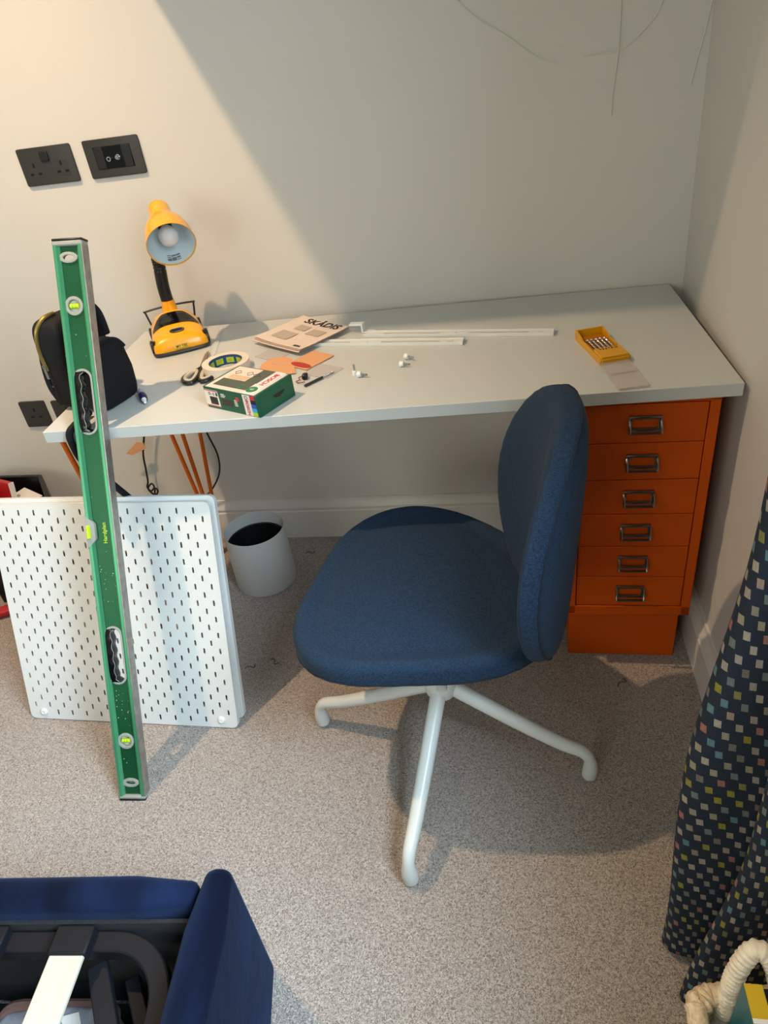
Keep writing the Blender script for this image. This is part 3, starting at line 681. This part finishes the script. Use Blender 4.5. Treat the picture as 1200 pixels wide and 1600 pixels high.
def book(x0, w, ztop, ylen, m, label, band=None):
    b_ = thing('book', label, 'book', Tm((kx+x0, ky+.092, 0)), 'books in the rope basket')
    z0 = .014
    obj('cover', G().box(0, w, -ylen, 0, ztop-.0015, ztop).box(0, .0015, -ylen, 0, z0, ztop).box(w-.0015, w, -ylen, 0, z0, ztop), M[m], b_, bevel=.0005)
    obj('page_block', G().box(.0016, w-.0016, -ylen+.003, -.003, z0, ztop-.0016), M['paper'], b_)
    if band: obj('spine_band', G().box(.0005, w-.0005, -.036, -.0005, ztop, ztop+.0006), M[band], b_, label='mustard yellow end of the spine'); obj('spine_line', G().box(.0005, w-.0005, -.041, -.036, ztop, ztop+.0006), M['paper'], b_)
    return b_
book(-.050, .021, .372, .17, 'teal', 'teal book with a mustard spine end, leftmost in the rope basket', 'mustard')
book(-.027, .009, .362, .17, 'black', 'thin black book beside the teal one in the rope basket')
b3 = book(-.016, .020, .360, .17, 'navy', 'thick dark navy book in the middle of the rope basket')
obj('spine_mark', G().disc((.010, -.060, .3601), .004, .0006, 16), M['paper'], b3)
book(.006, .026, .345, .17, 'blue', 'bright blue book at the right inside the rope basket')

# ------------------------------------------------------------------ left side: black box, its papers, red tool
A_, B_, C_, D_ = (-.500, -.052), (-.385, -.200), (-.60, -.33), (-.74, -.045)
def inset(pts, d):
    c = (sum(p[0] for p in pts)/4, sum(p[1] for p in pts)/4); return [(p[0]+(c[0]-p[0])*d, p[1]+(c[1]-p[1])*d) for p in pts]
o_ = [A_, B_, C_, D_]; i_ = inset(o_, .12)
g = G(); P = [[(x, y, z) for x, y in pts] for pts, z in ((o_, 0), (o_, .30), (i_, .30), (i_, .02))]
g.grid(P, cv=True, capu=True)
single('storage_box', g, M['black'], 'open black storage box on the floor by the left wall', 'box', bevel=.003)
g = poly([[(0, 0), (.12, .0), (.12, .17), (0, .17)]], .016, 0)
rb = thing('brochure', 'red brochure standing in the black storage box', 'brochure', Tm((-.665, -.13, .16), -.35, math.radians(80), 0))
obj('cover', g, M['red'], rb, bevel=.001); obj('white_edge', G().box(.120, .124, 0, .17, -.008, .008), M['paper'], rb)
pk = thing('paper_packet', 'white and teal paper packet leaning in the black storage box', 'packet', Tm((-.67, -.22, .19), -.3, math.radians(70), 0))
obj('sleeve', G().box(0, .09, 0, .13, 0, .014), M['paper'], pk, bevel=.002)
obj('teal_stripe', G().box(.01, .03, .02, .12, .0145, .0155), M['cyan'], pk); obj('grey_stripe', G().box(.05, .062, .01, .12, .0145, .0155), M['grey_print'], pk)
single('loose_sheet', poly([[(0, 0), (.11, .01), (.10, .10), (-.01, .09)]], .002, 0), M['paper'], 'crumpled white sheet lying inside the black box', 'paper', T=Tm((-.60, -.16, .262), -.6, .08))
g = G().tube([(-.86, -.52, .018), (-.62, -.415, .018), (-.525, -.372, .018)], [.018, .018, .017], 16)
rd = single('red_tool', g, M['red'], 'red tubular tool lying on the carpet left of the pegboard', 'tool')
obj('white_band', G().tube([(-.60, -.406, .018), (-.575, -.3945, .018)], .0186, 16), M['paper'], rd, world=True)

# ------------------------------------------------------------------ cables under the desk
cb1 = single('power_cable', G().tube(smoothpath([(.02, -.035, .7), (-.05, -.035, .56), (-.105, -.03, .44), (-.122, -.03, .398), (-.143, -.03, .343), (-.152, -.03, .29), (-.160, -.03, .245), (-.168, -.032, .225), (-.158, -.036, .212), (-.146, -.030, .222), (-.155, -.024, .232), (-.166, -.034, .218), (-.148, -.036, .196), (-.138, -.030, .208), (-.147, -.026, .214), (-.150, -.03, .185), (-.12, -.03, .13), (-.10, -.03, .05)], 8), .0030, 8), M['black'], 'black cable with a knot hanging under the left of the desk', 'cable')
obj('paper_flag', poly([[(0, 0), (-.022, .004), (-.070, -.034), (-.052, -.040), (-.004, -.018)]], .0008, 0).__class__().join(poly([[(0, 0), (-.020, .006), (-.070, -.034), (-.050, -.040), (-.002, -.020)]], .0008, 0), Matrix.Translation((-.125, -.036, .385)) @ PX), M['orange_paper'], cb1, label='peach paper tag')
single('power_cable', G().tube(smoothpath([(.05, -.03, .7), (.075, -.03, .48), (.086, -.03, .40), (.098, -.03, .33), (.086, -.03, .265), (.045, -.03, .205), (.009, -.03, .175), (-.05, -.03, .12), (-.08, -.03, .03)], 8), .0028, 8), M['black'], 'plain black cable looping behind the rear hairpin leg', 'cable')

# ------------------------------------------------------------------ backpack
gT = Tm((.092, -.486, H), math.radians(-20))
bp = thing('backpack', 'small black backpack standing on the left corner of the desk', 'backpack', gT)
def soft(c, d, e1, e2, wob=.003, seed=0):
    gg = G().superell(c, d, e1, e2, 44, 26)
    gg.v = [(x+wob*math.sin(z*55+y*40+seed), y+wob*math.sin(z*43+x*61+seed), z) for x, y, z in gg.v]; return gg
obj('main_compartment', soft((-.026, 0, .098), (.082, .130, .196), .36, .34, .003, 1), M['bag'], bp, smooth=80)
obj('front_pocket', soft((.036, .002, .066), (.062, .112, .132), .24, .26, .002, 2), M['bag'], bp, smooth=80)
obj('pocket_flap', G().tube(smoothpath([(.064, -.050, .108), (.050, -.042, .126), (.042, 0, .133), (.050, .044, .126), (.064, .052, .108)], 8), .006, 8), M['bag'], bp)
obj('top_loop', G().tube(smoothpath([(.000, -.01, .186), (.020, .002, .208), (.034, .020, .212), (.040, .036, .188), (.034, .044, .140)], 8), .0085, 10), M['bag'], bp)
zp = obj('zip', G().tube(smoothpath([(-.046, -.0670, .095), (-.047, -.0675, .130), (-.043, -.066, .158), (-.037, -.060, .182), (-.031, -.040, .199), (-.028, -.015, .201)], 10), .0045, 8), M['gold'], bp, label='gold toothed zip')
obj('zip_pull', G().ring((0, 0, 0), .003, .0055, .002, T=Tm((-.047, -.070, .104), 0, PI/2)).box(-.051, -.043, -.072, -.070, .078, .100), M['steel'], zp)
obj('buckle', G().ring((0, 0, 0), .006, .009, .003, T=Tm((-.066, -.056, .045), .5, PI/2)), M['steel'], bp)
obj('buckle', G().ring((0, 0, 0), .005, .0075, .003, T=Tm((.028, -.058, .128), 0, PI/2)), M['steel'], bp)
obj('shoulder_strap', G().tube(smoothpath([(-.062, -.045, .15), (-.074, -.05, .10), (-.072, -.056, .05), (-.055, -.055, .012)], 8), .008, 8), M['bag'], bp)
obj('hanging_strap', G().tube(smoothpath([(.105, -.565, H+.010), (.099, -.615, H+.008), (.090, -.634, H-.004), (.088, -.635, .70), (.086, -.622, .66), (.097, -.590, .60), (.118, -.545, .50)], 8), .0075, 8), M['bag'], bp, world=True, label='black strap trailing below the desk edge')
kc = thing('key_charm', 'clear tube charm with navy cap beside the backpack', 'keyring', Tm((.190, -.487, H+.0085), math.radians(-58)))
obj('clear_tube', G().tube([(-.022, 0, 0), (-.02, 0, 0), (.006, 0, 0)], [.005, .0078, .0078], 14), M['silverpen'], kc)
obj('cap', G().tube([(.006, 0, 0), (.030, 0, 0), (.032, 0, 0)], [.0085, .0078, .006], 14), M['purple'], kc, label='navy cap')
obj('nozzle', G().tube([(.032, 0, 0), (.047, 0, -.001)], [.0055, .0025], 12), M['plastic_white'], kc)
obj('chain', G().tube(smoothpath([(-.020, 0, 0), (-.034, -.014, -.004), (-.040, -.03, -.005), (-.042, -.046, -.004)], 6), .0016, 6), M['steel'], kc)

# ------------------------------------------------------------------ car desk lamp
lT = Tm((.148, -.156, H), math.atan2(-.89, .46)-PI/2)       # local +y is the bonnet end
lp = thing('desk_lamp', 'yellow desk lamp with a toy car base and white-lined shade', 'lamp', lT)
YS = [-.085, -.080, -.065, -.045, -.02, .0, .02, .04, .06, .075, .083, .086]
def wd_at(y): return float(np.interp(y, YS, [.050, .056, .059, .061, .062, .063, .065, .067, .068, .067, .063, .052]))
def ht_at(y): return float(np.interp(y, YS, [.030, .045, .056, .066, .071, .066, .056, .048, .042, .034, .024, .012]))
def csurf(y, u, off=0):
    w_, h_ = wd_at(y), ht_at(y); a = u*PI/2
    x = w_*math.copysign(abs(math.sin(a))**.62, math.sin(a)); z = h_*abs(math.cos(a))**.55
    # cabin narrows above the belt line
    q_ = min(1, max(0, (z-.030)/.042)); x *= 1-.24*q_*q_*(3-2*q_)
    nrm = Vector((x*6, .35*(y > 0)+.0, 1.0)).normalized()
    return Vector((x, y, .006+z))+nrm*off
yy = [YS[0]+(YS[-1]-YS[0])*i/40 for i in range(41)]
P = [[csurf(y, -1+2*j/28) for j in range(29)] for y in yy]
obj('car_body', G().grid(P, cv=True, capu=True), M['yellow'], lp, smooth=50)
g = G(); N_ = 16; P = []
for i in range(N_+1):
    f = i/N_; y = .030-.042*f; hwid = .64*math.sqrt(max(0, 1-(f*.93)**2.6)); P.append([csurf(y, hwid*(-1+2*j/20), .0012) for j in range(21)])
obj('windscreen', G().grid(P), M['blackgloss'], lp, smooth=60)
def patch(cy_, cu_, ry_, ru_, off=.001, n=20):
    pts = [csurf(cy_, cu_, off)] + [csurf(cy_+ry_*math.sin(2*PI*i/n), cu_+ru_*math.cos(2*PI*i/n), off) for i in range(n)]
    return G().add(pts, [(0, i+1, (i+1) % n+1) for i in range(n)])
obj('headlight', patch(.067, -.66, .007, .085), M['black'], lp); obj('headlight', patch(.067, .66, .007, .085), M['black'], lp)
obj('bonnet_badge', patch(.056, 0, .0085, .085).join(G()), M['black'], lp)
obj('badge_ring', G().tube([csurf(.056+.0065*math.sin(2*PI*i/24), .065*math.cos(2*PI*i/24), .0016) for i in range(24)], .0007, 6, closed=True), M['steel'], lp)
obj('bumper', G().tube(smoothpath([(-.067, .030, .006), (-.068, .06, .006), (-.062, .082, .006), (-.03, .089, .006), (.03, .089, .006), (.062, .082, .006), (.068, .06, .006), (.067, .030, .006)], 6), .0042, 8), M['blackplate'], lp)
npT = Tm((0, .0885, .0185), PI, math.radians(62))
np_ = obj('number_plate', G().cbox((0, 0, 0), (.036, .009, .0016), npT), M['mustard'], lp, bevel=.0004)
obj('plate_lettering', G().join(text('MY TEE', .0085, .0002, bold=.00015), npT @ Tm((0, 0, .0011))), M['ink'], np_, smooth=0)
for sx in (-1, 1):
    for wy in (-.05, .055):
        w_ = obj('wheel', G().lathe([(0, -.004), (.016, -.004), (.018, -.002), (.018, .003), (.012, .005), (0, .005)], 24, Matrix.Translation((sx*(.0625 if wy < 0 else .0675), wy, .0185)) @ Matrix.Rotation(PI/2*sx, 4, 'Y')), M['black'], lp)
obj('roof_rail', G().tube(smoothpath([(-.056, -.045, .045), (-.062, -.066, .071), (-.060, -.073, .073), (0, -.078, .075), (.060, -.073, .073), (.062, -.066, .071), (.056, -.045, .045)], 4), .0026, 8), M['black'], lp)
obj('neck_collar', G().lathe([(.021, .055), (.019, .075), (.0165, .090), (.0165, .094), (0, .094)], 24, Tm((0, -.062, 0))), M['yellow'], lp)
# neck and head in world coordinates
AX = Vector((.424, -.79, -.444)).normalized(); Oc = Vector((.2365, -.237, .9965)); Kc = Oc-AX*.130
nb = MW[lp.name] @ Vector((0, -.062, .09))
npth = smoothpath([nb, nb+Vector((.002, -.004, .04)), (.126, -.103, .915), (.131, -.108, .945), (.146, -.113, .985), tuple(Kc+AX*.040+Vector((.0, .012, -.014)))], 14)
rr = [.0155 if i < 26 else .0150*(1+.07*math.sin(i*1.9)) for i in range(len(npth))]
obj('gooseneck', G().tube(npth, rr, 18), M['black'], lp, world=True, smooth=60)
def axT(o, z): q = z.to_track_quat('Z', 'Y').to_matrix().to_4x4(); return Matrix.Translation(o) @ q
hT = axT(Kc, AX)
obj('lamp_shade', G().lathe([(0, -.008), (.012, -.007), (.020, -.003), (.0245, .005), (.0255, .015), (.0255, .045), (.028, .052), (.038, .064), (.046, .080), (.0515, .100), (.0545, .125), (.0555, .135), (.0560, .137), (.0548, .1375), (.0535, .135)], 56, hT), M['yellow'], lp, world=True)
obj('shade_lining', G().lathe([(.0535, .1348), (.0525, .125), (.0495, .100), (.044, .081), (.036, .0655), (.024, .056), (0, .053)], 56, hT), M['shade_in'], lp, world=True, label='white inside of the shade')
obj('bulb_holder', G().lathe([(0, .054), (.016, .054), (.016, .074), (.012, .080), (0, .080)], 24, hT), M['black'], lp, world=True)
obj('light_bulb', G().lathe([(.0, .072), (.011, .074), (.013, .082), (.019, .092), (.0225, .104), (.021, .115), (.014, .124), (.006, .1275), (0, .128)], 32, hT), M['bulb'], lp, world=True, label='frosted unlit bulb')
# printed notice on the lining, lower part
g = G()
dn = Vector((0, 0, -1)); dn = (dn-AX*dn.dot(AX)).normalized(); sd = AX.cross(dn)
for k in range(7):
    a_ = .108+.0026*k; rad = float(np.interp(a_, [.079, .100, .125, .135], [.042, .0495, .0525, .0535]))-.0008
    for th0, th1 in ((-.30, -.12), (-.10, .10), (.12, .30)):
        if random.random() < .15: continue
        pr = [[Kc+AX*(a_+o2)+(dn*math.cos(th)+sd*math.sin(th))*(rad+o2*.2) for th in [th0+(th1-th0)*i/4 for i in range(5)]] for o2 in (0, .0016)]
        g.grid(pr)
obj('printed_notice', g, M['blackplate'], lp, world=True, smooth=0)

# ------------------------------------------------------------------ scissors, tape, strip
sT = Tm((.281, -.345, H+.004), math.radians(100))
sc_ = thing('scissors', 'scissors with black and beige handles lying closed beside the tape', 'scissors', sT)
obj('blade', G().join(poly([[(-.012, -.008), (.010, .009), (.085, .010), (.100, .004), (.010, -.002)]], .002, 0)), M['steel'], sc_, T=Tm((0, 0, .001)))
obj('blade', G().join(poly([[(-.012, .008), (.010, -.009), (.080, -.004), (.098, .002), (.010, .004)]], .002, 0)), M['steel'], sc_, T=Tm((0, 0, -.0015)))
obj('pivot_screw', G().disc((0, 0, .001), .004, .003), M['steel'], sc_)
for sy_, sq in ((1, 1.0), (-1, .95)):
    lp_ = [(-.006, .002*sy_), (-.018, .010*sy_), (-.035, .028*sy_), (-.062, .036*sy_), (-.085, .026*sy_), (-.088, .010*sy_), (-.065, .004*sy_), (-.035, .003*sy_), (-.015, .000)]
    hd = obj('handle', G().tube([(x, y, .002) for x, y, _ in smoothpath([(a, b, 0) for a, b in lp_], 6, True)], .0048, 8, closed=True), M['black'], sc_)
    c_ = (-.055, .018*sy_)
    obj('grip_lining', G().tube([(c_[0]+(x-c_[0])*.78, c_[1]+(y-c_[1])*.72, .004) for x, y, _ in smoothpath([(a, b, 0) for a, b in lp_[1:-1]], 6, True)], .0046, 8, closed=True), M['beige'], hd, label='beige soft lining')
tp = thing('tape_roll', 'roll of pale masking tape lying behind the green box', 'tape', Tm((.345, -.362, H)))
obj('tape_winding', G().ring((0, 0, .0005), .0385, .054, .022, 64), M['tape'], tp)
obj('core', G().ring((0, 0, 0), .0365, .0386, .0225, 64), M['deepblue'], tp, label='patterned cardboard core')
g = G(); g2 = G()
for k in range(9):
    a0 = 2*PI*k/9
    g.grid([[((.0363)*math.cos(a0+.5*i/5), .0363*math.sin(a0+.5*i/5), z) for i in range(6)] for z in (.004, .017)])
    g2.grid([[((.0362)*math.cos(a0+.16+.22*i/5), .0362*math.sin(a0+.16+.22*i/5), z) for i in range(6)] for z in (.008, .014)])
obj('core_print', g, M['lime'], tp, smooth=0); obj('core_print_centre', g2, M['mustard'], tp, smooth=0)
single('clear_ruler', G().cbox((0, 0, .0015), (.012, .25, .003)), M['clear'], 'clear plastic strip lying between lamp and tape roll', 'ruler', T=Tm((.262, -.200, H+.001), math.radians(11)), bevel=.0004)

# ------------------------------------------------------------------ green tool box
xT = Tm((.4545, -.535, H), math.radians(-26.5))
bx = thing('power_tool_box', 'green cardboard power tool box on the desk near the front edge', 'box', xT)
BL, BD, BH = .148, .108, .047
obj('carton', G().box(-BL/2, BL/2, -BD/2, BD/2, 0, BH), M['box_green'], bx, bevel=.0015)
def top(name, x0, x1, y0, y1, m, k=1): return obj(name, G().box(x0, x1, y0, y1, BH, BH+.0003*k), M[m], bx, smooth=0)
def front(name, x0, x1, z0, z1, m, k=1): return obj(name, G().box(x0, x1, -BD/2-.0003*k, -BD/2, z0, z1), M[m], bx, smooth=0)
top('top_print', -BL/2+.006, BL/2-.006, -BD/2+.001, BD/2-.004, 'paperpink')
top('tool_picture', -.058, .032, -.040, -.008, 'box_dark', 2)
top('green_corner', .002, .048, -.008, BD/2-.004, 'box_dark', 2)
top('tan_panel', -.050, .002, -.006, .012, 'box_tan', 3)
for x_, y_ in ((-.046, .024), (-.014, .026), (.006, .024)):
    pf = G().ring((x_, y_, BH), .0075, .0088, .0009, 4); obj('diagram', pf, M['ink'], bx, smooth=0)
g = G().ring((.010, -.028, BH), .0065, .0085, .0009, 24); obj('green_circle', g, M['card_green'], bx, smooth=0)
top('brand_strip', .036, .062, -BD/2+.001, BD/2-.002, 'paper', 4)
obj('brand_lettering', G().join(text('BOSCH', .0165, .0002, bold=.0004), Tm((.050, .014, BH+.0016), -PI/2)), M['box_red'], bx, smooth=0)
obj('round_seal', G().disc((.046, -.034, BH+.001), .0125, .0006, 24), M['card_green'], bx, smooth=0)
obj('seal_figure', G().join(text('60', .009, .0002), Tm((.046, -.034, BH+.0018))), M['paper'], bx, smooth=0)
lb = front('barcode_label', -BL/2+.001, -.034, .005, .041, 'paper')
obj('barcode', (lambda g_: [g_.box(-.0595+.0013*k, -.0595+.0013*k+.0004+.0005*(k*7 % 3 == 0), -BD/2-.0009, -BD/2-.0003, .010, .027) for k in range(17)] and g_)(G()), M['ink'], lb, smooth=0)
obj('label_stripe', G().box(-BL/2+.001, -.034, -BD/2-.0006, -BD/2-.0002, .0055, .0072).box(-BL/2+.001, -.034, -BD/2-.0006, -BD/2-.0002, .0388, .0405), M['box_red'], lb, smooth=0)
obj('label_lettering', G().join(text('G - 5', .008, .0002, bold=.0002), Tm((-.053, -BD/2-.0006, .033), 0, PI/2)), M['ink'], lb, smooth=0)
obj('label_block', G().box(-.040, -.036, -BD/2-.0009, -BD/2-.0003, .030, .037), M['ink'], lb, smooth=0)
front('tool_photo', -.026, .004, .012, .026, 'blackplate')
front('red_mark', .016, .024, .028, .036, 'box_red', 2)
obj('small_lettering', (lambda g_: [g_.box(-.026, -.026+.010+.003*(k % 2), -BD/2-.0006, -BD/2, .030+.003*k, .0312+.003*k) for k in range(3)] and g_)(G()), M['paper'], bx, smooth=0)
obj('small_lettering', (lambda g_: [g_.box(.010, .018, -BD/2-.0006, -BD/2, .016+.003*k, .0172+.003*k) for k in range(5)] and g_)(G()), M['paper'], bx, smooth=0)
front('brand_side_strip', .036, .056, .0015, .0455, 'paper', 2)
obj('brand_side_lettering', G().join(text('BOSCH', .0100, .0002, bold=.0003), Matrix.Translation((.046, -BD/2-.0009, .019)) @ PX @ Matrix.Rotation(-PI/2, 4, 'Z')), M['box_red'], bx, smooth=0)
g = G().ring((0, 0, 0), .0032, .0042, .0004, 20, T=Matrix.Translation((.046, -BD/2-.0006, .040)) @ PX); obj('brand_roundel', g, M['blackplate'], bx, smooth=0)
for k, m_ in enumerate(('lime', 'cyan', 'blue', 'navy', 'box_red')):
    front('rainbow_stripe', .0565, .069, .0015+.0088*k, .0015+.0088*(k+1), m_, 2)
obj('thumb_cut', G().join(poly([[(-.018, 0), (.018, 0), (.012, -.006), (0, -.009), (-.012, -.006)]], .0004), Tm((BL/2+.0003, .008, .028), PI/2, PI/2)), M['blackgloss'], bx, smooth=0)

# ------------------------------------------------------------------ manual, paper pouches, clear bags
mT = Tm((.485, -.192, H+.0105), math.radians(-34.6))
mn = thing('instruction_booklet', 'folded instruction booklet titled in black letters on the desk', 'booklet', mT)
def curl(g_, k=.010):
    g_.v = [(x, y, z+k*max(0, (-y-.02)/.08)**2*.25+k*.4*max(0, (-x+.0)/.09)**2) for x, y, z in g_.v]; return g_
def sheet(w, h_, z, dx=0, dy=0, rz=0, n=12):
    P = [[(dx-w/2+w*i/n, dy-h_/2+h_*j/n, z) for i in range(n+1)] for j in range(n+1)]
    P2 = [[(x, y, z_+.0008) for x, y, z_ in r_] for r_ in P]; gg = G(); gg.grid(P); gg.grid(P2); return gg
obj('page', curl(sheet(.172, .170, -.002, -.004, -.004), .008), M['paperpink'], mn, smooth=60)
obj('page', curl(sheet(.168, .166, .0, -.002, -.001), .012), M['paperpink'], mn, smooth=60)
obj('cover', curl(sheet(.166, .164, .002, 0, 0), .016), M['paper'] if False else M['paperpink'], mn, smooth=60)
obj('title', curl(G().join(text('SKÅDIS', .036, .0003, bold=.0009, space=1.02), Tm((.008, .062, .0034))), .016), M['ink'], mn, smooth=0)
for x0, x1, y0, y1 in ((-.040, -.002, .008, .036), (.014, .060, -.004, .028), (-.056, -.002, -.052, -.010)):
    obj('picture', curl(sheet(x1-x0, y1-y0, .0033, (x0+x1)/2, (y0+y1)/2, 0, 4), .016), M['grey_print'], mn, smooth=60)
obj('maker_mark', curl(G().join(text('IKEA', .011, .0003, bold=.0004), Tm((.058, -.070, .0036))), .016), M['ink'], mn, smooth=0)
o1 = single('paper_label', G().join(poly([[(.423, -.348), (.436, -.318), (.470, -.312), (.492, -.330), (.519, -.410), (.490, -.418), (.440, -.396), (.425, -.372)]], .0010, 0), Tm((-.47, .36, 0))), M['orange_paper'], 'plain orange paper label beside the green box', 'paper', T=Tm((.47, -.36, H+.0025)))
obj('printed_line', G().box(-.026, .024, -.0006, .0006, .0006, .0012, Tm((.002, .002, 0), math.radians(-17))), M['box_tan'], o1)
pch = thing('fixing_pouch', 'orange paper pouch with a red oval opening below the booklet', 'pouch', Tm((.538, -.338, H+.001), math.radians(-33)))
obj('pouch', G().box(-.034, .034, -.048, .040, 0, .0022), M['orange_paper'], pch, bevel=.0006)
obj('red_panel', G().join(poly([[(.031*math.cos(a), .010*math.sin(a)) for a in [2*PI*i/30 for i in range(30)]]], .0008), Tm((.003, -.035, .0028))), M['red_paper'], pch, label='red oval')
single('plastic_bag', poly([rrect(-.035, .035, -.03, .03, .003)], .0010, 0), M['haze'], 'small clear plastic bag lying below the orange pouch', 'bag', T=Tm((.580, -.405, H+.0012), math.radians(-30)))
single('plastic_bag', poly([rrect(-.036, .036, -.024, .024, .003)], .0010, 0), M['haze'], 'grey see-through bag corner left of the booklet', 'bag', T=Tm((.432, -.292, H+.0012), math.radians(-32)))
# drill bit with dark shank
db = thing('drill_bit', 'single drill bit with dark shank lying on the desk', 'drill bit', Tm((.580, -.453, H+.0035), math.atan2(.061, .048)))
obj('shank', G().tube([(-.039, 0, 0), (-.037, 0, 0), (.010, 0, 0)], [.0022, .0030, .0030], 12), M['blackplate'], db)
fl = G()
for ph in (0, PI):
    fl.tube([(.010+.032*i/40, .0016*math.cos(i*.55+ph), .0016*math.sin(i*.55+ph)) for i in range(41)], .0013, 6)
obj('flute', fl, M['chrome'], db)
cl = thing('wire_clip', 'tiny black clip with red wire at the green box corner', 'clip', Tm((.541, -.443, H)))
obj('clip_body', G().superell((.006, .004, .006), (.012, .018, .012), .5, .6), M['black'], cl)
obj('wire', G().tube(smoothpath([(.004, .008, .005), (-.008, .004, .004), (-.004, -.006, .003), (-.010, -.014, .003), (-.002, -.022, .003), (.010, -.018, .003)], 6), .0009, 6), M['redwire'], cl, label='red wire')

# ------------------------------------------------------------------ white rails, bracket and screws
def rail(T, label, L_):
    t = thing('mounting_rail', label, 'rail', T, 'white mounting rails')
    g_ = G()
    for holes in (1,):
        sl = [stadium(0, 0, .007, .16)]
    outer = rrect(0, L_, -.0145, .0145, .002)
    hs_ = [[(.115+y, x) for x, y in stadium(0, 0, .0045, .14)], [(L_-.125+y, x) for x, y in stadium(0, 0, .0045, .14)], [(L_-.03+y, x) for x, y in stadium(0, 0, .003, .014)], oval(L_/2, 0, .0025, .0025, 12)]
    obj('strip', poly([outer]+hs_, .0015, 0, .0035), M['peg'], t, smooth=0)
    obj('lip', G().box(0, L_, -.0150, -.0138, 0, .008).box(0, L_, .0138, .0150, 0, .006).box(L_-.0015, L_, -.0145, .0145, 0, .010), M['peg'], t, bevel=.0004)
    return t
rail(Tm((.432, -.224, H+.0002), math.radians(-9.0)), 'white mounting rail running out from under the booklet', .455)
rail(Tm((.643, -.204, H+.0002), math.radians(-9.6)), 'white mounting rail beside the loose bracket, farther from the desk front', .442)
br = thing('rail_bracket', 'small white plastic bracket at the left end of the rails', 'bracket', Tm((.622, -.178, H), math.radians(-9)))
obj('arm', G().box(-.020, .012, -.010, .010, .018, .022), M['plastic_white'], br, bevel=.001)
obj('upright', G().box(.010, .015, -.010, .010, 0, .022), M['plastic_white'], br, bevel=.001)
obj('foot', G().box(.010, .040, -.010, .010, 0, .003), M['plastic_white'], br, bevel=.001)
def screw_parts(t):
    obj('head', G().lathe([(0, 0), (.0065, 0), (.0068, .002), (.0055, .008), (.003, .009), (0, .009)], 18), M['plastic_white'], t)
    obj('thread', G().lathe([(0, .008)]+[(.0019+.0005*(k % 2), .009+.0011*k) for k in range(12)]+[(0, .024)], 14), M['steel'], t)
sw = thing('plastic_head_screw', 'upright white-headed screw beside the drill bit on the desk', 'screw', Tm((.655, -.432, H)), 'white-headed screws')
screw_parts(sw)
def lie(x, y, a): return Matrix.Translation((x, y, H+.0068)) @ Matrix.Rotation(a, 4, 'Z') @ Matrix.Rotation(PI/2, 4, 'Y')
dup(sw, lie(.664, -.447, -.3), 'white-headed screw lying against the upright one')
dup(sw, lie(.757, -.367, -.55), 'white-headed screw lying on the desk, nearer the rails of the pair')
dup(sw, lie(.750, -.407, -.25), 'white-headed screw lying on the desk, nearer the front of the pair')

# ------------------------------------------------------------------ yellow drill case and its clear lid
kT = Tm((1.166, -.385, H), math.radians(14))
kc2 = thing('bit_case', 'open yellow plastic drill bit case on the right of the desk', 'case', kT)
obj('tray', G().box(-.030, .030, -.075, .072, 0, .006).box(-.030, -.027, -.075, .072, .006, .013).box(.027, .030, -.075, .072, .006, .013).box(-.030, .030, .069, .072, .006, .022), M['orange_box'], kc2, bevel=.0008)
obj('tray_floor', G().box(-.0265, .0265, -.04, .068, .006, .0066), M['case_dark'], kc2)
obj('front_block', G().box(-.0275, .0275, -.0755, -.030, .006, .017).box(-.0275, .0275, -.078, -.070, .003, .012), M['orange_box'], kc2, bevel=.001)
P = [[(-.030, .072, .006), (-.030, .072, .022), (-.030, .03, .014)], [(-.027, .072, .006), (-.027, .072, .022), (-.027, .03, .014)]]
for dx_ in (0, .057): obj('side_wing', G().grid([[(x+dx_, y, z) for x, y, z in r_] for r_ in P], cv=True, capu=True), M['orange_box'], kc2)
obj('size_lettering', G().join(text('4 5 6 7 8 10', .0075, .0002, bold=.0002), Tm((0, -.038, .0175))), M['ink'], kc2, smooth=0)
bit = thing('masonry_bit', 'metal drill bit in the yellow case, leftmost of the row', 'drill bit', kT @ Tm((-.018, -.030, .0095), 0), 'bits in the yellow case')
fl = G()
for ph in (0, PI): fl.tube([(.0015*math.cos(i*.6+ph), .004+.060*i/50, .0015*math.sin(i*.6+ph)) for i in range(51)], .0012, 6)
obj('flute', fl, M['chrome'], bit); obj('tip', G().cbox((0, .067, 0), (.0055, .006, .002)), M['steel'], bit)
for k, lb_ in enumerate(('metal drill bit in the yellow case, second from the left', 'metal drill bit in the middle of the yellow case', 'metal drill bit in the yellow case, second from the right', 'metal drill bit in the yellow case, rightmost of the row')):
    dup(bit, kT @ Tm((-.009+.009*k, -.030, .0095), 0), lb_)
clid = single('clear_case_lid', poly([rrect(-.028, .028, -.065, .065, .003)], .003, .0004), M['haze'], 'clear plastic lid lying in front of the yellow case', 'lid', T=Tm((1.192, -.515, H+.0035), math.radians(9)))
obj('printed_band', G().box(-.024, .024, .0, .03, .0021, .0024), M['haze'], clid)
